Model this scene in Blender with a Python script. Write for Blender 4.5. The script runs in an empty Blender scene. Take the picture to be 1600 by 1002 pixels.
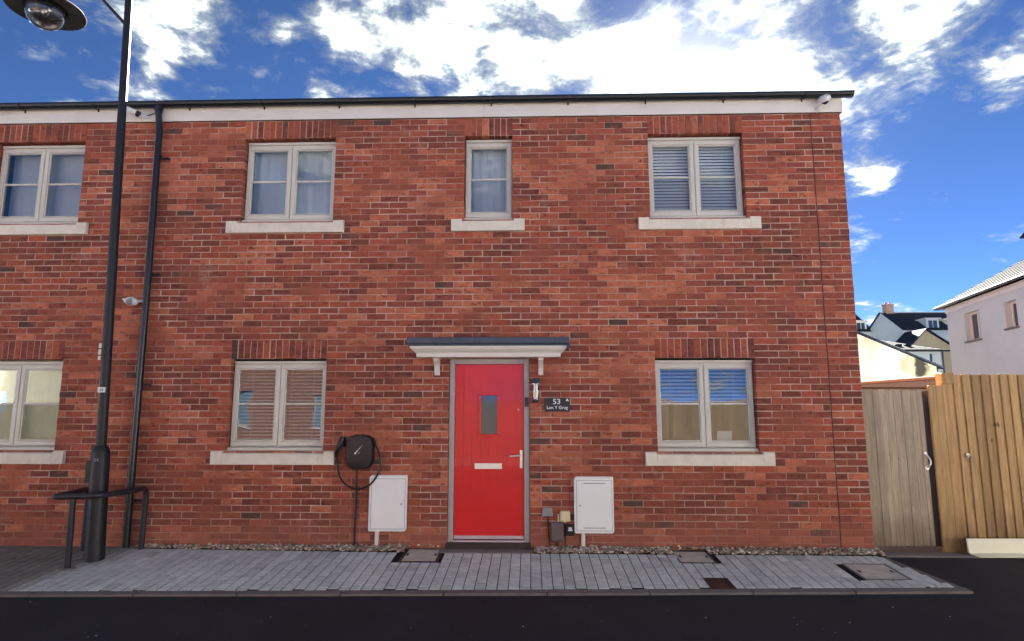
import bpy, bmesh, math, random
from mathutils import Vector, Matrix, noise
R = random.Random(7)
rad = math.radians
sc = bpy.context.scene
COL = sc.collection

def lin(c):
    return c/12.92 if c <= 0.04045 else ((c+0.055)/1.055)**2.4
def S(r, g, b):
    return (lin(r/255), lin(g/255), lin(b/255), 1.0)

# ------------------------------------------------------------------ camera
cam_d = bpy.data.cameras.new('camera'); cam = bpy.data.objects.new('camera', cam_d); COL.objects.link(cam)
cam.location = (0, -6.989, 1.55)
cam.rotation_euler = (rad(90+8.033), 0, rad(1.71))
cam_d.sensor_width = 36; cam_d.lens = 36*952.68/1600
cam_d.clip_start = 0.05; cam_d.clip_end = 3000
sc.camera = cam
# ------------------------------------------------------------------ exposure
EXPO = 4.2
sc.view_settings.view_transform = 'Standard'; sc.view_settings.look = 'None'
sc.view_settings.exposure = EXPO; sc.view_settings.gamma = 1
K = 1/2**EXPO
# ------------------------------------------------------------------ sun + sky
SUN = Vector((0.2658, 0.9453, 0.517)).normalized()
sun_el = math.asin(SUN.z); sun_az = math.atan2(SUN.x, SUN.y)      # clockwise from +Y
sd = bpy.data.lights.new('sun', 'SUN'); sd.energy = 5.0; sd.angle = rad(0.53); sd.color = (1, 0.96, 0.9)
so = bpy.data.objects.new('sun', sd); COL.objects.link(so); so.location = (5, 20, 20)
so.rotation_euler = (-SUN).to_track_quat('-Z', 'Y').to_euler()

W = bpy.data.worlds.new('World'); sc.world = W; W.use_nodes = True
nt = W.node_tree; N = nt.nodes; LK = nt.links; N.clear()
def nd(t, **k):
    n = N.new(t)
    for a, b in k.items(): setattr(n, a, b)
    return n
def math_(op, a, b=None, clamp=False):
    n = nd('ShaderNodeMath', operation=op, use_clamp=clamp)
    for i, v in enumerate((a, b)):
        if v is None: continue
        if isinstance(v, (int, float)): n.inputs[i].default_value = v
        else: LK.new(v, n.inputs[i])
    return n.outputs[0]
def smooth(v, a, b, o0=0.0, o1=1.0):
    n = nd('ShaderNodeMapRange', interpolation_type='SMOOTHSTEP')
    LK.new(v, n.inputs['Value'])
    for k, x in (('From Min', a), ('From Max', b), ('To Min', o0), ('To Max', o1)): n.inputs[k].default_value = x
    return n.outputs[0]
tc = nd('ShaderNodeTexCoord'); DIR = tc.outputs['Generated']
sky = nd('ShaderNodeTexSky', sky_type='NISHITA', sun_disc=False, sun_elevation=sun_el, sun_rotation=sun_az,
         altitude=800, air_density=0.072, dust_density=0.0, ozone_density=3.0)
sep = nd('ShaderNodeSeparateXYZ'); LK.new(DIR, sep.inputs[0])
zz = math_('ADD', math_('MAXIMUM', sep.outputs[2], 0.0), 0.16)
comb = nd('ShaderNodeCombineXYZ')
LK.new(math_('DIVIDE', sep.outputs[0], zz), comb.inputs[0]); LK.new(math_('DIVIDE', sep.outputs[1], zz), comb.inputs[1])
comb.inputs[2].default_value = 3.7
def fbm(scale, detail, rough, dist=0.0):
    n = nd('ShaderNodeTexNoise'); n.inputs['Scale'].default_value = scale; n.inputs['Detail'].default_value = detail
    n.inputs['Roughness'].default_value = rough; n.inputs['Distortion'].default_value = dist
    LK.new(comb.outputs[0], n.inputs['Vector']); return n.outputs['Fac']
big = fbm(1.3, 2.0, 0.5); fine = fbm(4.6, 10.0, 0.62, 0.3); wisp = fbm(15.0, 7.0, 0.62, 0.5)
dens = math_('ADD', math_('ADD', math_('MULTIPLY', big, 0.45), math_('MULTIPLY', fine, 1.25)), math_('MULTIPLY', wisp, 0.45))
dens = math_('SUBTRACT', dens, 0.305)
# where the cloud banks stand over the town: (azimuth deg clockwise from +Y, elevation deg, angular radius deg, weight)
BANKS = [(-31.5, 31.5, 3.6, 0.1), (-24.1, 33.4, 4.0, 0.12), (-17.0, 33.4, 3.3, 0.12), (-11.4, 34.4, 3.9, 0.12), (-12.0, 31.2, 2.3, 0.2), (-5.3, 33.6, 3.6, 0.14), (2.8, 31.8, 4.8, 0.2), (9.7, 29.3, 5.4, 0.26), (-1.7, 29.6, 2.7, 0.16), (18.8, 31.2, 4.1, 0.07), (22.8, 31.9, 4.0, 0.07), (24.6, 27.4, 3.0, 0.08), (29.3, 29.0, 3.8, 0.08), (34.4, 28.5, 3.6, 0.07), (38.1, 22.4, 2.0, 0.15), (29.9, 18.7, 2.4, 0.26), (-33.7, 26.9, 1.4, 0.2), (-20.3, 27.3, 1.7, 0.12), (35.6, 14.7, 7.3, -0.3), (34.9, 21.2, 3.6, -0.14), (-24.3, 28.1, 5.2, -0.2), (-39.9, 24.7, 5.0, -0.14), (-16.2, 28.8, 2.5, -0.14), (8.6, 34.4, 2.6, -0.1), (15.0, 31.3, 2.1, -0.12), (30.4, 7.4, 1.4, 0.22), (28.4, 8.2, 1.0, 0.2), (30.7, 5.8, 1.8, 0.2), (38.4, 7.6, 3.2, -0.2), (31.8, 9.8, 2.8, -0.25)]
for az, el, r_, w_ in BANKS:
    d = Vector((math.sin(rad(az))*math.cos(rad(el)), math.cos(rad(az))*math.cos(rad(el)), math.sin(rad(el))))
    vm = nd('ShaderNodeVectorMath', operation='DISTANCE'); LK.new(DIR, vm.inputs[0]); vm.inputs[1].default_value = d
    b = smooth(vm.outputs['Value'], 0.0, rad(r_)*1.5, w_, 0.0)
    dens = math_('ADD', dens, b)
cov = smooth(dens, 0.72, 1.08); thick = smooth(dens, 0.84, 1.2)
# brightness: clouds glow towards the sun behind them
vs = nd('ShaderNodeVectorMath', operation='DISTANCE'); LK.new(DIR, vs.inputs[0]); vs.inputs[1].default_value = SUN
near = smooth(vs.outputs['Value'], 0.0, 0.55, 1.0, 0.0)
core = smooth(vs.outputs['Value'], 0.0, 0.20, 1.0, 0.0)
shade = smooth(fine, 0.42, 0.70, 0.60, 1.08)
cl_str = math_('MULTIPLY', shade, math_('ADD', math_('ADD', math_('MULTIPLY', near, 0.3*K), math_('ADD', math_('MULTIPLY', thick, 3.7*K), 1.0*K)), math_('MULTIPLY', core, 1.6*K)))
hs = nd('ShaderNodeHueSaturation'); hs.inputs['Saturation'].default_value = 1.07; LK.new(sky.outputs[0], hs.inputs['Color'])
bg_s = nd('ShaderNodeBackground'); LK.new(hs.outputs[0], bg_s.inputs[0]); bg_s.inputs[1].default_value = 0.05
bg_c = nd('ShaderNodeBackground'); bg_c.inputs[0].default_value = (0.93, 1.0, 0.94, 1); LK.new(cl_str, bg_c.inputs[1])
mx = nd('ShaderNodeMixShader'); LK.new(cov, mx.inputs[0]); LK.new(bg_s.outputs[0], mx.inputs[1]); LK.new(bg_c.outputs[0], mx.inputs[2])
glow = nd('ShaderNodeBackground'); glow.inputs[0].default_value = (1, 0.97, 0.92, 1)
LK.new(math_('ADD', math_('MULTIPLY', math_('POWER', core, 2.0), 0.9*K), math_('MULTIPLY', math_('POWER', near, 3.0), 0.22*K)), glow.inputs[1])
ad = nd('ShaderNodeAddShader'); LK.new(mx.outputs[0], ad.inputs[0]); LK.new(glow.outputs[0], ad.inputs[1])
wo = nd('ShaderNodeOutputWorld'); LK.new(ad.outputs[0], wo.inputs[0])

# ------------------------------------------------------------------ helpers: materials
MATS = {}
def mat(name, col, rough=0.7, var=0.12, nscale=6.0, bump=0.0, bscale=60.0, metal=0.0, spec=0.5, col2=None, stretch=(1, 1, 1),
        source=None, coat=0.0, detail=5.0):
    """Principled with world-space noise variation between two tones; source 'OBJECT' / 'ATTR' takes the base from the piece."""
    m = bpy.data.materials.new(name); m.use_nodes = True; MATS[name] = m
    t = m.node_tree; n = t.nodes; l = t.links
    p = n['Principled BSDF']
    p.inputs['Roughness'].default_value = rough; p.inputs['Metallic'].default_value = metal
    p.inputs['Specular IOR Level'].default_value = spec; p.inputs['Coat Weight'].default_value = coat
    g = n.new('ShaderNodeNewGeometry')
    mp = n.new('ShaderNodeMapping'); mp.inputs['Scale'].default_value = stretch; l.new(g.outputs['Position'], mp.inputs[0])
    nz = n.new('ShaderNodeTexNoise'); nz.inputs['Scale'].default_value = nscale; nz.inputs['Detail'].default_value = detail
    nz.inputs['Roughness'].default_value = 0.65; l.new(mp.outputs[0], nz.inputs['Vector'])
    mr = n.new('ShaderNodeMapRange'); mr.inputs['From Min'].default_value = 0.3; mr.inputs['From Max'].default_value = 0.7
    l.new(nz.outputs['Fac'], mr.inputs['Value'])
    mix = n.new('ShaderNodeMix'); mix.data_type = 'RGBA'; l.new(mr.outputs[0], mix.inputs['Factor'])
    if source:
        if source == 'OBJECT':
            a = n.new('ShaderNodeObjectInfo').outputs['Color']
        else:
            an = n.new('ShaderNodeAttribute'); an.attribute_name = 'tone'; a = an.outputs['Color']
        for sock, f in (('A', 1-var), ('B', 1+var)):
            sm = n.new('ShaderNodeVectorMath'); sm.operation = 'SCALE'; sm.inputs['Scale'].default_value = f
            l.new(a, sm.inputs[0]); l.new(sm.outputs[0], mix.inputs[6 if sock == 'A' else 7])
    else:
        c2 = col2 or tuple(min(1, c*(1+var)) for c in col[:3])+(1,)
        c1 = col if col2 else tuple(c*(1-var) for c in col[:3])+(1,)
        mix.inputs[6].default_value = c1; mix.inputs[7].default_value = c2
    out = mix.outputs[2]
    m['out'] = 1
    l.new(out, p.inputs['Base Color'])
    if bump:
        nb = n.new('ShaderNodeTexNoise'); nb.inputs['Scale'].default_value = bscale; nb.inputs['Detail'].default_value = 4
        l.new(mp.outputs[0], nb.inputs['Vector'])
        bp = n.new('ShaderNodeBump'); bp.inputs['Strength'].default_value = bump; bp.inputs['Distance'].default_value = 0.01
        l.new(nb.outputs['Fac'], bp.inputs['Height']); l.new(bp.outputs[0], p.inputs['Normal'])
    return m
def overlay(m, col, lo, hi, scale, stretch=(1, 1, 1), detail=4.0, amount=1.0):
    """A second, blotchy tone (stains, scorch, lichen) over the base colour."""
    t = m.node_tree; n = t.nodes; l = t.links; p = n['Principled BSDF']
    src = p.inputs['Base Color'].links[0].from_socket
    g = n.new('ShaderNodeNewGeometry'); mp = n.new('ShaderNodeMapping'); mp.inputs['Scale'].default_value = stretch
    mp.inputs['Location'].default_value = (scale*1.7, 3.1, scale*0.3)
    l.new(g.outputs['Position'], mp.inputs[0])
    nz = n.new('ShaderNodeTexNoise'); nz.inputs['Scale'].default_value = scale; nz.inputs['Detail'].default_value = detail
    nz.inputs['Roughness'].default_value = 0.6
    l.new(mp.outputs[0], nz.inputs['Vector'])
    mr = n.new('ShaderNodeMapRange'); mr.inputs['From Min'].default_value = lo; mr.inputs['From Max'].default_value = hi
    mr.inputs['To Max'].default_value = amount
    l.new(nz.outputs['Fac'], mr.inputs['Value'])
    mix = n.new('ShaderNodeMix'); mix.data_type = 'RGBA'; l.new(mr.outputs[0], mix.inputs['Factor'])
    l.new(src, mix.inputs[6]); mix.inputs[7].default_value = col
    l.new(mix.outputs[2], p.inputs['Base Color'])

def spot(m, col, c, r, amount):
    """one stain of its own shape at a place on the thing (ragged ellipse)"""
    t = m.node_tree; n = t.nodes; l = t.links; p = n['Principled BSDF']; src = p.inputs['Base Color'].links[0].from_socket
    g = n.new('ShaderNodeNewGeometry'); s1 = n.new('ShaderNodeVectorMath'); s1.operation = 'SUBTRACT'; l.new(g.outputs['Position'], s1.inputs[0]); s1.inputs[1].default_value = c
    s2 = n.new('ShaderNodeVectorMath'); s2.operation = 'DIVIDE'; l.new(s1.outputs[0], s2.inputs[0]); s2.inputs[1].default_value = r
    ln = n.new('ShaderNodeVectorMath'); ln.operation = 'LENGTH'; l.new(s2.outputs[0], ln.inputs[0])
    nz = n.new('ShaderNodeTexNoise'); nz.inputs['Scale'].default_value = 3.0; nz.inputs['Detail'].default_value = 7; l.new(g.outputs['Position'], nz.inputs['Vector'])
    ma = n.new('ShaderNodeMath'); ma.operation = 'MULTIPLY_ADD'; ma.inputs[1].default_value = 1.8; l.new(nz.outputs['Fac'], ma.inputs[0]); l.new(ln.outputs['Value'], ma.inputs[2])
    mr = n.new('ShaderNodeMapRange'); mr.interpolation_type = 'SMOOTHSTEP'; l.new(ma.outputs[0], mr.inputs['Value'])
    for k, v in (('From Min', 1.35), ('From Max', 1.9), ('To Min', amount), ('To Max', 0.0)): mr.inputs[k].default_value = v
    mix = n.new('ShaderNodeMix'); mix.data_type = 'RGBA'; l.new(mr.outputs[0], mix.inputs['Factor']); l.new(src, mix.inputs[6]); mix.inputs[7].default_value = col
    l.new(mix.outputs[2], p.inputs['Base Color'])
def splash(m, col, amount):
    """splash dirt along the foot of the wall"""
    t = m.node_tree; n = t.nodes; l = t.links; p = n['Principled BSDF']; src = p.inputs['Base Color'].links[0].from_socket
    g = n.new('ShaderNodeNewGeometry'); se = n.new('ShaderNodeSeparateXYZ'); l.new(g.outputs['Position'], se.inputs[0])
    nz = n.new('ShaderNodeTexNoise'); nz.inputs['Scale'].default_value = 4.0; nz.inputs['Detail'].default_value = 6; l.new(g.outputs['Position'], nz.inputs['Vector'])
    ma = n.new('ShaderNodeMath'); ma.operation = 'MULTIPLY_ADD'; ma.inputs[1].default_value = -0.6; l.new(nz.outputs['Fac'], ma.inputs[0]); l.new(se.outputs[2], ma.inputs[2])
    mr = n.new('ShaderNodeMapRange'); mr.interpolation_type = 'SMOOTHSTEP'; l.new(ma.outputs[0], mr.inputs['Value'])
    for k, v in (('From Min', -0.35), ('From Max', 0.25), ('To Min', amount), ('To Max', 0.0)): mr.inputs[k].default_value = v
    mix = n.new('ShaderNodeMix'); mix.data_type = 'RGBA'; l.new(mr.outputs[0], mix.inputs['Factor']); l.new(src, mix.inputs[6]); mix.inputs[7].default_value = col
    l.new(mix.outputs[2], p.inputs['Base Color'])
for nm, srcs in (('brick_each', 'OBJECT'), ('brick_many', 'ATTR')):
    m = mat(nm, (0.3, 0.08, 0.05, 1), 0.9, 0.24, 26.0, 0.9, 120.0, spec=0.25, source=srcs, stretch=(0.55, 1, 1.5))
    overlay(m, S(176, 100, 78), 0.52, 0.68, 7.0, (0.6, 1, 1.6), 6, 0.5)          # sandy face
    overlay(m, S(92, 48, 42), 0.55, 0.68, 17.0, (0.6, 1, 1.3), 6, 0.7)           # darker blotches
    overlay(m, S(166, 98, 76), 0.50, 0.62, 2.1, (1, 1, 1.8), 8, 0.55)            # mortar smeared over faces and joints alike
    overlay(m, S(190, 148, 130), 0.62, 0.78, 3.4, detail=9, amount=0.5)          # lime bloom
    overlay(m, S(58, 42, 40), 0.69, 0.74, 13.0, (0.55, 1, 1.2), 3, 0.8)          # scorch marks
    splash(m, S(158, 104, 88), 0.6)
mort = mat('mortar', S(168, 128, 110), 0.95, 0.2, 2.2, 0.6, 180.0, spec=0.1, col2=S(214, 188, 170))
overlay(mort, S(140, 90, 74), 0.48, 0.66, 1.1, amount=0.6)
overlay(mort, S(166, 98, 76), 0.50, 0.62, 2.1, (1, 1, 1.8), 8, 0.85)
overlay(mort, S(214, 188, 172), 0.62, 0.78, 3.4, detail=9, amount=0.6)
splash(mort, S(158, 104, 88), 0.7)
mat('stone_sill', S(228, 219, 202), 0.85, 0.08, 9.0, 0.25, 120.0, spec=0.2)
overlay(MATS['stone_sill'], S(140, 126, 106), 0.6, 0.8, 6.0, (1, 1, 0.4), amount=0.5)
mat('frame_upvc', S(208, 205, 192), 0.42, 0.04, 3.0)
mat('fascia_paint', S(226, 220, 210), 0.5, 0.06, 3.0)
overlay(MATS['fascia_paint'], S(150, 134, 120), 0.62, 0.8, 2.4, (1, 1, 3), amount=0.5)
mat('white_paint', S(226, 220, 208), 0.45, 0.04, 4.0)
mat('white_box', S(240, 242, 240), 0.4, 0.03, 3.0)
mat('white_plastic', S(222, 222, 222), 0.35, 0.03, 5.0)
mat('cream_plastic', S(222, 206, 164), 0.45, 0.06, 8.0)
mat('grey_plastic', S(140, 142, 148), 0.4, 0.05, 8.0)
mat('brown_grey_plastic', S(102, 90, 88), 0.45, 0.06, 8.0)
mat('black_plastic', S(30, 29, 31), 0.35, 0.1, 8.0)
mat('gutter_black', S(24, 31, 36), 0.32, 0.1, 5.0)
mat('post_black', S(24, 26, 31), 0.5, 0.15, 7.0, 0.05, 40.0)
mat('post_bare', S(120, 116, 110), 0.35, 0.15, 7.0, metal=0.6)
mat('barrier_paint', S(38, 40, 48), 0.38, 0.15, 9.0)
mat('charger_body', S(37, 29, 30), 0.45, 0.08, 9.0)
mat('lead', S(72, 80, 90), 0.42, 0.2, 7.0, 0.15, 30.0, metal=0.3)
mat('red_door', S(216, 20, 26), 0.38, 0.06, 3.5, 0.06, 90.0, coat=0.15)
mat('door_frame_grey', S(178, 175, 171), 0.4, 0.05, 3.0)
mat('chrome', S(228, 229, 228), 0.28, 0.03, 5.0, metal=0.45)
mat('threshold_metal', S(206, 190, 196), 0.35, 0.06, 12.0, metal=0.3)
mat('dark_step', S(62, 50, 46), 0.7, 0.3, 9.0, 0.2, 50.0, stretch=(1, 1, 6))
mat('slab', S(138, 132, 128), 0.9, 0.12, 8.0, 0.3, 120.0, spec=0.2)
for nm, srcs in (('block_each', 'OBJECT'), ('block_many', 'ATTR')):
    m = mat(nm, (0.3, 0.3, 0.3, 1), 0.9, 0.14, 16.0, 0.5, 220.0, spec=0.2, source=srcs)
    overlay(m, S(150, 150, 148), 0.55, 0.75, 9.0, detail=8, amount=0.55)
mat('jointing_sand', S(38, 37, 38), 0.95, 0.2, 20.0, spec=0.1)
mat('kerb_concrete', S(118, 112, 110), 0.9, 0.15, 7.0, 0.4, 150.0, spec=0.2)
mat('asphalt', S(43, 43, 50), 0.85, 0.22, 1.2, 0.9, 170.0, spec=0.3, detail=9)
overlay(MATS['asphalt'], S(72, 70, 70), 0.60, 0.78, 0.9, detail=8, amount=0.5)
mat('soil', S(70, 52, 42), 0.95, 0.3, 30.0)
mat('pebble', (0.3, 0.25, 0.2, 1), 0.85, 0.1, 40.0, spec=0.25, source='ATTR')
mat('iron', S(52, 51, 51), 0.6, 0.2, 20.0, 0.3, 90.0, metal=0.4)
mat('rust_iron', S(78, 50, 44), 0.75, 0.25, 18.0, 0.4, 90.0, metal=0.3)
mat('cover_infill', S(200, 194, 182), 0.92, 0.2, 9.0, 0.5, 130.0, spec=0.2)
def wood(nm, c1, c2, src=None):
    m = mat(nm, c1, 0.82, 0.3, 5.0, 0.5, 40.0, spec=0.2, col2=None if src else c2, stretch=(9, 9, 0.55), source=src, detail=7)
    overlay(m, S(66, 46, 28), 0.70, 0.76, 7.0, (1, 1, 0.55), 2.0, 0.8)   # knots
    return m
for nm in ('fence_wood', 'gate_wood'): splash(wood(nm, None, None, 'OBJECT'), S(78, 60, 46), 0.6)
wood('rail_wood', S(92, 68, 52), S(120, 92, 70))
mat('cream_board', S(240, 236, 208), 0.5, 0.04, 4.0)
mat('steel', S(150, 148, 148), 0.3, 0.1, 12.0, metal=0.85)
mat('slate_plaque', S(50, 50, 53), 0.6, 0.12, 14.0)
mat('white_letter', S(238, 238, 236), 0.5, 0.01, 5.0)
mat('roof_tile', S(50, 49, 52), 0.9, 0.2, 7.0, 0.2, 60.0, spec=0.1)
mat('blind_white', S(236, 236, 234), 0.6, 0.03, 5.0)
mat('curtain', S(206, 212, 216), 0.8, 0.03, 3.0, stretch=(3, 3, 0.4))  # pale tone that lifts the upper panes where they mirror the sky
mat('curtain_cream', S(200, 192, 158), 0.8, 0.12, 2.5, stretch=(3, 3, 1))
mat('room_paint', S(84, 80, 76), 0.9, 0.05, 2.0)
mat('bulb', S(236, 234, 214), 0.3, 0.02, 5.0)
mat('disc_grey', S(74, 68, 66), 0.45, 0.2, 6.0, metal=0.3)
mat('render_white', S(206, 211, 206), 0.9, 0.06, 0.8, 0.2, 40.0, spec=0.15)
overlay(MATS['render_white'], S(112, 112, 122), 0.62, 0.75, 0.9, (1.6, 1.6, 0.16), amount=0.6)
mat('render_cream', S(198, 190, 172), 0.9, 0.08, 0.7, spec=0.15)
overlay(MATS['render_cream'], S(120, 112, 96), 0.5, 0.7, 0.9, (1, 1, 0.35), amount=0.7)
spot(MATS['render_cream'], S(112, 102, 78), (16.9, 20.0, 3.3), (1.2, 1.0, 1.0), 0.75)
spot(MATS['render_cream'], S(30, 30, 29), (16.95, 20.0, 3.3), (0.4, 1.0, 0.8), 0.95)
mat('render_beige', S(190, 170, 134), 0.9, 0.1, 0.7, spec=0.15)
mat('slate_roof', S(27, 27, 27), 0.95, 0.3, 2.5, 0.3, 8.0, spec=0.03)
mat('slate_dark', S(44, 49, 60), 0.9, 0.2, 1.5, spec=0.05)
mat('chimney_brick', S(176, 140, 122), 0.9, 0.15, 3.0)
mat('opp_brick', S(74, 52, 44), 0.9, 0.2, 8.0, spec=0.2)
mat('opp_dark', S(62, 61, 52), 0.9, 0.2, 4.0, spec=0.1)  # wall tone of an added house, kept dark to dim its reflection
mat('dark_glass', S(58, 72, 84), 0.08, 0.05, 1.0)
mat('paper', S(230, 228, 222), 0.7, 0.02, 4.0)

def glass(name, base_refl, tint=(0.86, 0.92, 0.94, 1)):
    m = bpy.data.materials.new(name); m.use_nodes = True; MATS[name] = m
    t = m.node_tree; n = t.nodes; l = t.links; n.clear()
    o = n.new('ShaderNodeOutputMaterial'); mixs = n.new('ShaderNodeMixShader')
    tr = n.new('ShaderNodeBsdfTransparent'); tr.inputs[0].default_value = tint
    gl = n.new('ShaderNodeBsdfGlossy'); gl.inputs['Roughness'].default_value = 0.015; gl.inputs[0].default_value = (0.95, 0.97, 1, 1)
    fr = n.new('ShaderNodeFresnel'); fr.inputs[0].default_value = 1.5
    ma = n.new('ShaderNodeMath'); ma.operation = 'MULTIPLY_ADD'; ma.inputs[1].default_value = 1.4; ma.inputs[2].default_value = base_refl
    ma.use_clamp = True
    # a faint ripple so that mirrored lines wobble as in real sealed units
    g = n.new('ShaderNodeNewGeometry'); nz = n.new('ShaderNodeTexNoise'); nz.inputs['Scale'].default_value = 2.2; nz.inputs['Detail'].default_value = 1
    l.new(g.outputs['Position'], nz.inputs['Vector'])
    bp = n.new('ShaderNodeBump'); bp.inputs['Strength'].default_value = 0.25; bp.inputs['Distance'].default_value = 0.012
    l.new(nz.outputs['Fac'], bp.inputs['Height']); l.new(bp.outputs[0], gl.inputs['Normal'])
    l.new(fr.outputs[0], ma.inputs[0]); l.new(ma.outputs[0], mixs.inputs[0])
    l.new(tr.outputs[0], mixs.inputs[1]); l.new(gl.outputs[0], mixs.inputs[2]); l.new(mixs.outputs[0], o.inputs[0])
    return m
glass('glass', 0.025)
glass('lamp_glass', 0.0, (0.95, 0.95, 0.95, 1))

# ------------------------------------------------------------------ helpers: geometry
def wloc(o):
    v = Vector((0, 0, 0))
    while o: v += o.location; o = o.parent
    return v
class MB:
    def __init__(s): s.v = []; s.f = []; s.sm = []; s.c = []
    def add(s, vs, fs, smooth=False, tone=None):
        b = len(s.v); s.v += [tuple(p) for p in vs]
        for f in fs: s.f.append([b+i for i in f]); s.sm.append(smooth); s.c.append(tone)
        return s
    def box(s, x0, x1, y0, y1, z0, z1, tone=None):
        vs = [(x, y, z) for z in (z0, z1) for y in (y0, y1) for x in (x0, x1)]
        return s.add(vs, [(0, 2, 3, 1), (4, 5, 7, 6), (0, 1, 5, 4), (2, 6, 7, 3), (0, 4, 6, 2), (1, 3, 7, 5)], tone=tone)
    def prism(s, prof, a0, a1, axis='x'):
        """prof: closed list of 2-D points; extruded along axis. axis x: prof is (y,z); y: (x,z); z: (x,y)."""
        n = len(prof)
        def P(p, a): return {'x': (a, p[0], p[1]), 'y': (p[0], a, p[1]), 'z': (p[0], p[1], a)}[axis]
        vs = [P(p, a0) for p in prof]+[P(p, a1) for p in prof]
        return s.add(vs, [tuple(range(n)), tuple(range(2*n-1, n-1, -1))]+[(i, i+n, (i+1) % n+n, (i+1) % n) for i in range(n)])
    def tube(s, pts, r, seg=12, cap=True, closed=False):
        pts = [Vector(p) for p in pts]; rs = r if isinstance(r, (list, tuple)) else [r]*len(pts)
        vs = []; up = None
        for i, p in enumerate(pts):
            if closed: t = (pts[(i+1) % len(pts)]-pts[i-1]).normalized()
            else: t = (pts[min(i+1, len(pts)-1)]-pts[max(i-1, 0)]).normalized()
            if up is None:
                up = Vector((0, 0, 1)) if abs(t.z) < 0.9 else Vector((1, 0, 0))
            a = up.cross(t)
            if a.length < 1e-5: a = Vector((0, 1, 0)).cross(t)
            a.normalize(); b = t.cross(a); up = b
            for k in range(seg):
                q = 2*math.pi*k/seg; vs.append(p+(a*math.cos(q)+b*math.sin(q))*rs[i])
        fs = []; m = len(pts)
        for i in range(m if closed else m-1):
            j = (i+1) % m
            for k in range(seg):
                k2 = (k+1) % seg; fs.append((i*seg+k, i*seg+k2, j*seg+k2, j*seg+k))
        s.add(vs, fs, True)
        if cap and not closed:
            b = len(s.v)-len(vs)
            s.f.append([b+k for k in range(seg)][::-1]); s.sm.append(False); s.c.append(None)
            s.f.append([b+(m-1)*seg+k for k in range(seg)]); s.sm.append(False); s.c.append(None)
        return s
    def lathe(s, prof, cx, cy, seg=24, M=None):
        """prof: (r, z) list, about the vertical through (cx, cy)."""
        vs = []
        for r_, z in prof:
            for k in range(seg):
                q = 2*math.pi*k/seg; p = Vector((r_*math.cos(q), r_*math.sin(q), z))
                if M: p = M @ p
                vs.append((p.x+cx, p.y+cy, p.z))
        fs = [(i*seg+k, i*seg+(k+1) % seg, (i+1)*seg+(k+1) % seg, (i+1)*seg+k) for i in range(len(prof)-1) for k in range(seg)]
        return s.add(vs, fs, True)
    def ellipsoid(s, c, r, seg=16, rings=10, M=None):
        vs = []; 
        for i in range(rings+1):
            th = math.pi*i/rings
            for k in range(seg):
                q = 2*math.pi*k/seg
                p = Vector((r[0]*math.sin(th)*math.cos(q), r[1]*math.sin(th)*math.sin(q), r[2]*math.cos(th)))
                if M: p = M @ p
                vs.append(p+Vector(c))
        return s.add(vs, [(i*seg+k, (i+1)*seg+k, (i+1)*seg+(k+1) % seg, i*seg+(k+1) % seg) for i in range(rings) for k in range(seg)], True)
    def mesh(s, name, m, off=Vector((0, 0, 0)), sharp=40):
        me = bpy.data.meshes.new(name)
        me.from_pydata([(p[0]-off.x, p[1]-off.y, p[2]-off.z) for p in s.v], [], s.f)
        me.polygons.foreach_set('use_smooth', s.sm)
        if any(c is not None for c in s.c):
            at = me.color_attributes.new('tone', 'FLOAT_COLOR', 'CORNER'); buf = []
            for f, c in zip(s.f, s.c):
                c = c or (0.5, 0.5, 0.5, 1)
                for _ in f: buf += c
            at.data.foreach_set('color', buf)
        me.materials.append(MATS[m]); me.update()
        bm = bmesh.new(); bm.from_mesh(me); bmesh.ops.recalc_face_normals(bm, faces=bm.faces); bm.to_mesh(me); bm.free()
        if any(s.sm): me.set_sharp_from_angle(angle=rad(sharp))
        return me
    def build(s, name, m, parent=None, bevel=0.0, at=None, seg=1):
        base = wloc(parent) if parent else Vector((0, 0, 0))
        if parent is None and at is not None: base = Vector(at)
        o = bpy.data.objects.new(name, s.mesh(name, m, base)); COL.objects.link(o)
        if parent: o.parent = parent
        elif at is not None: o.location = at
        if bevel:
            b = o.modifiers.new('edge', 'BEVEL'); b.width = bevel; b.segments = seg; b.limit_method = 'ANGLE'; b.angle_limit = rad(35)
        return o
def tag(o, label, cat, group=None):
    o['label'] = label; o['category'] = cat
    if group: o['group'] = group
    return o
def thing(name, loc, label, cat, group=None):
    o = bpy.data.objects.new(name, None); o.empty_display_size = 0.2; COL.objects.link(o); o.location = loc
    return tag(o, label, cat, group)
def struct(o): o['kind'] = 'structure'; return o
def stuff(o): o['kind'] = 'stuff'; return o
def link_copy(o, parent, loc=None):
    c = o.copy(); COL.objects.link(c); c.parent = parent
    if loc is not None: c.location = loc
    return c

# ------------------------------------------------------------------ ground, road
def pav_z(y):
    return 0.0 if y > -0.2 else (-0.085*(-0.2-y)/1.1 if y > -1.3 else (-0.085-0.03*(-1.3-y) if y > -2.6 else -0.124))
def kerb_y(x): return -1.307+0.0348*x
g = MB()
ys = [-900, -60, -16, -8, -4, -2.6, -2.2, -1.9, -1.6, -1.3, -1.0, -0.7, -0.45, -0.2, 0.4, 9, 60, 900]
xs = [-900, -60, -12, -6, -3, 0, 3, 6, 12, 60, 900]
g.add([(x, y, pav_z(y)-0.022) for y in ys for x in xs],
      [(j*len(xs)+i, j*len(xs)+i+1, (j+1)*len(xs)+i+1, (j+1)*len(xs)+i) for j in range(len(ys)-1) for i in range(len(xs)-1)], True)
struct(g.build('ground', 'asphalt'))

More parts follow.
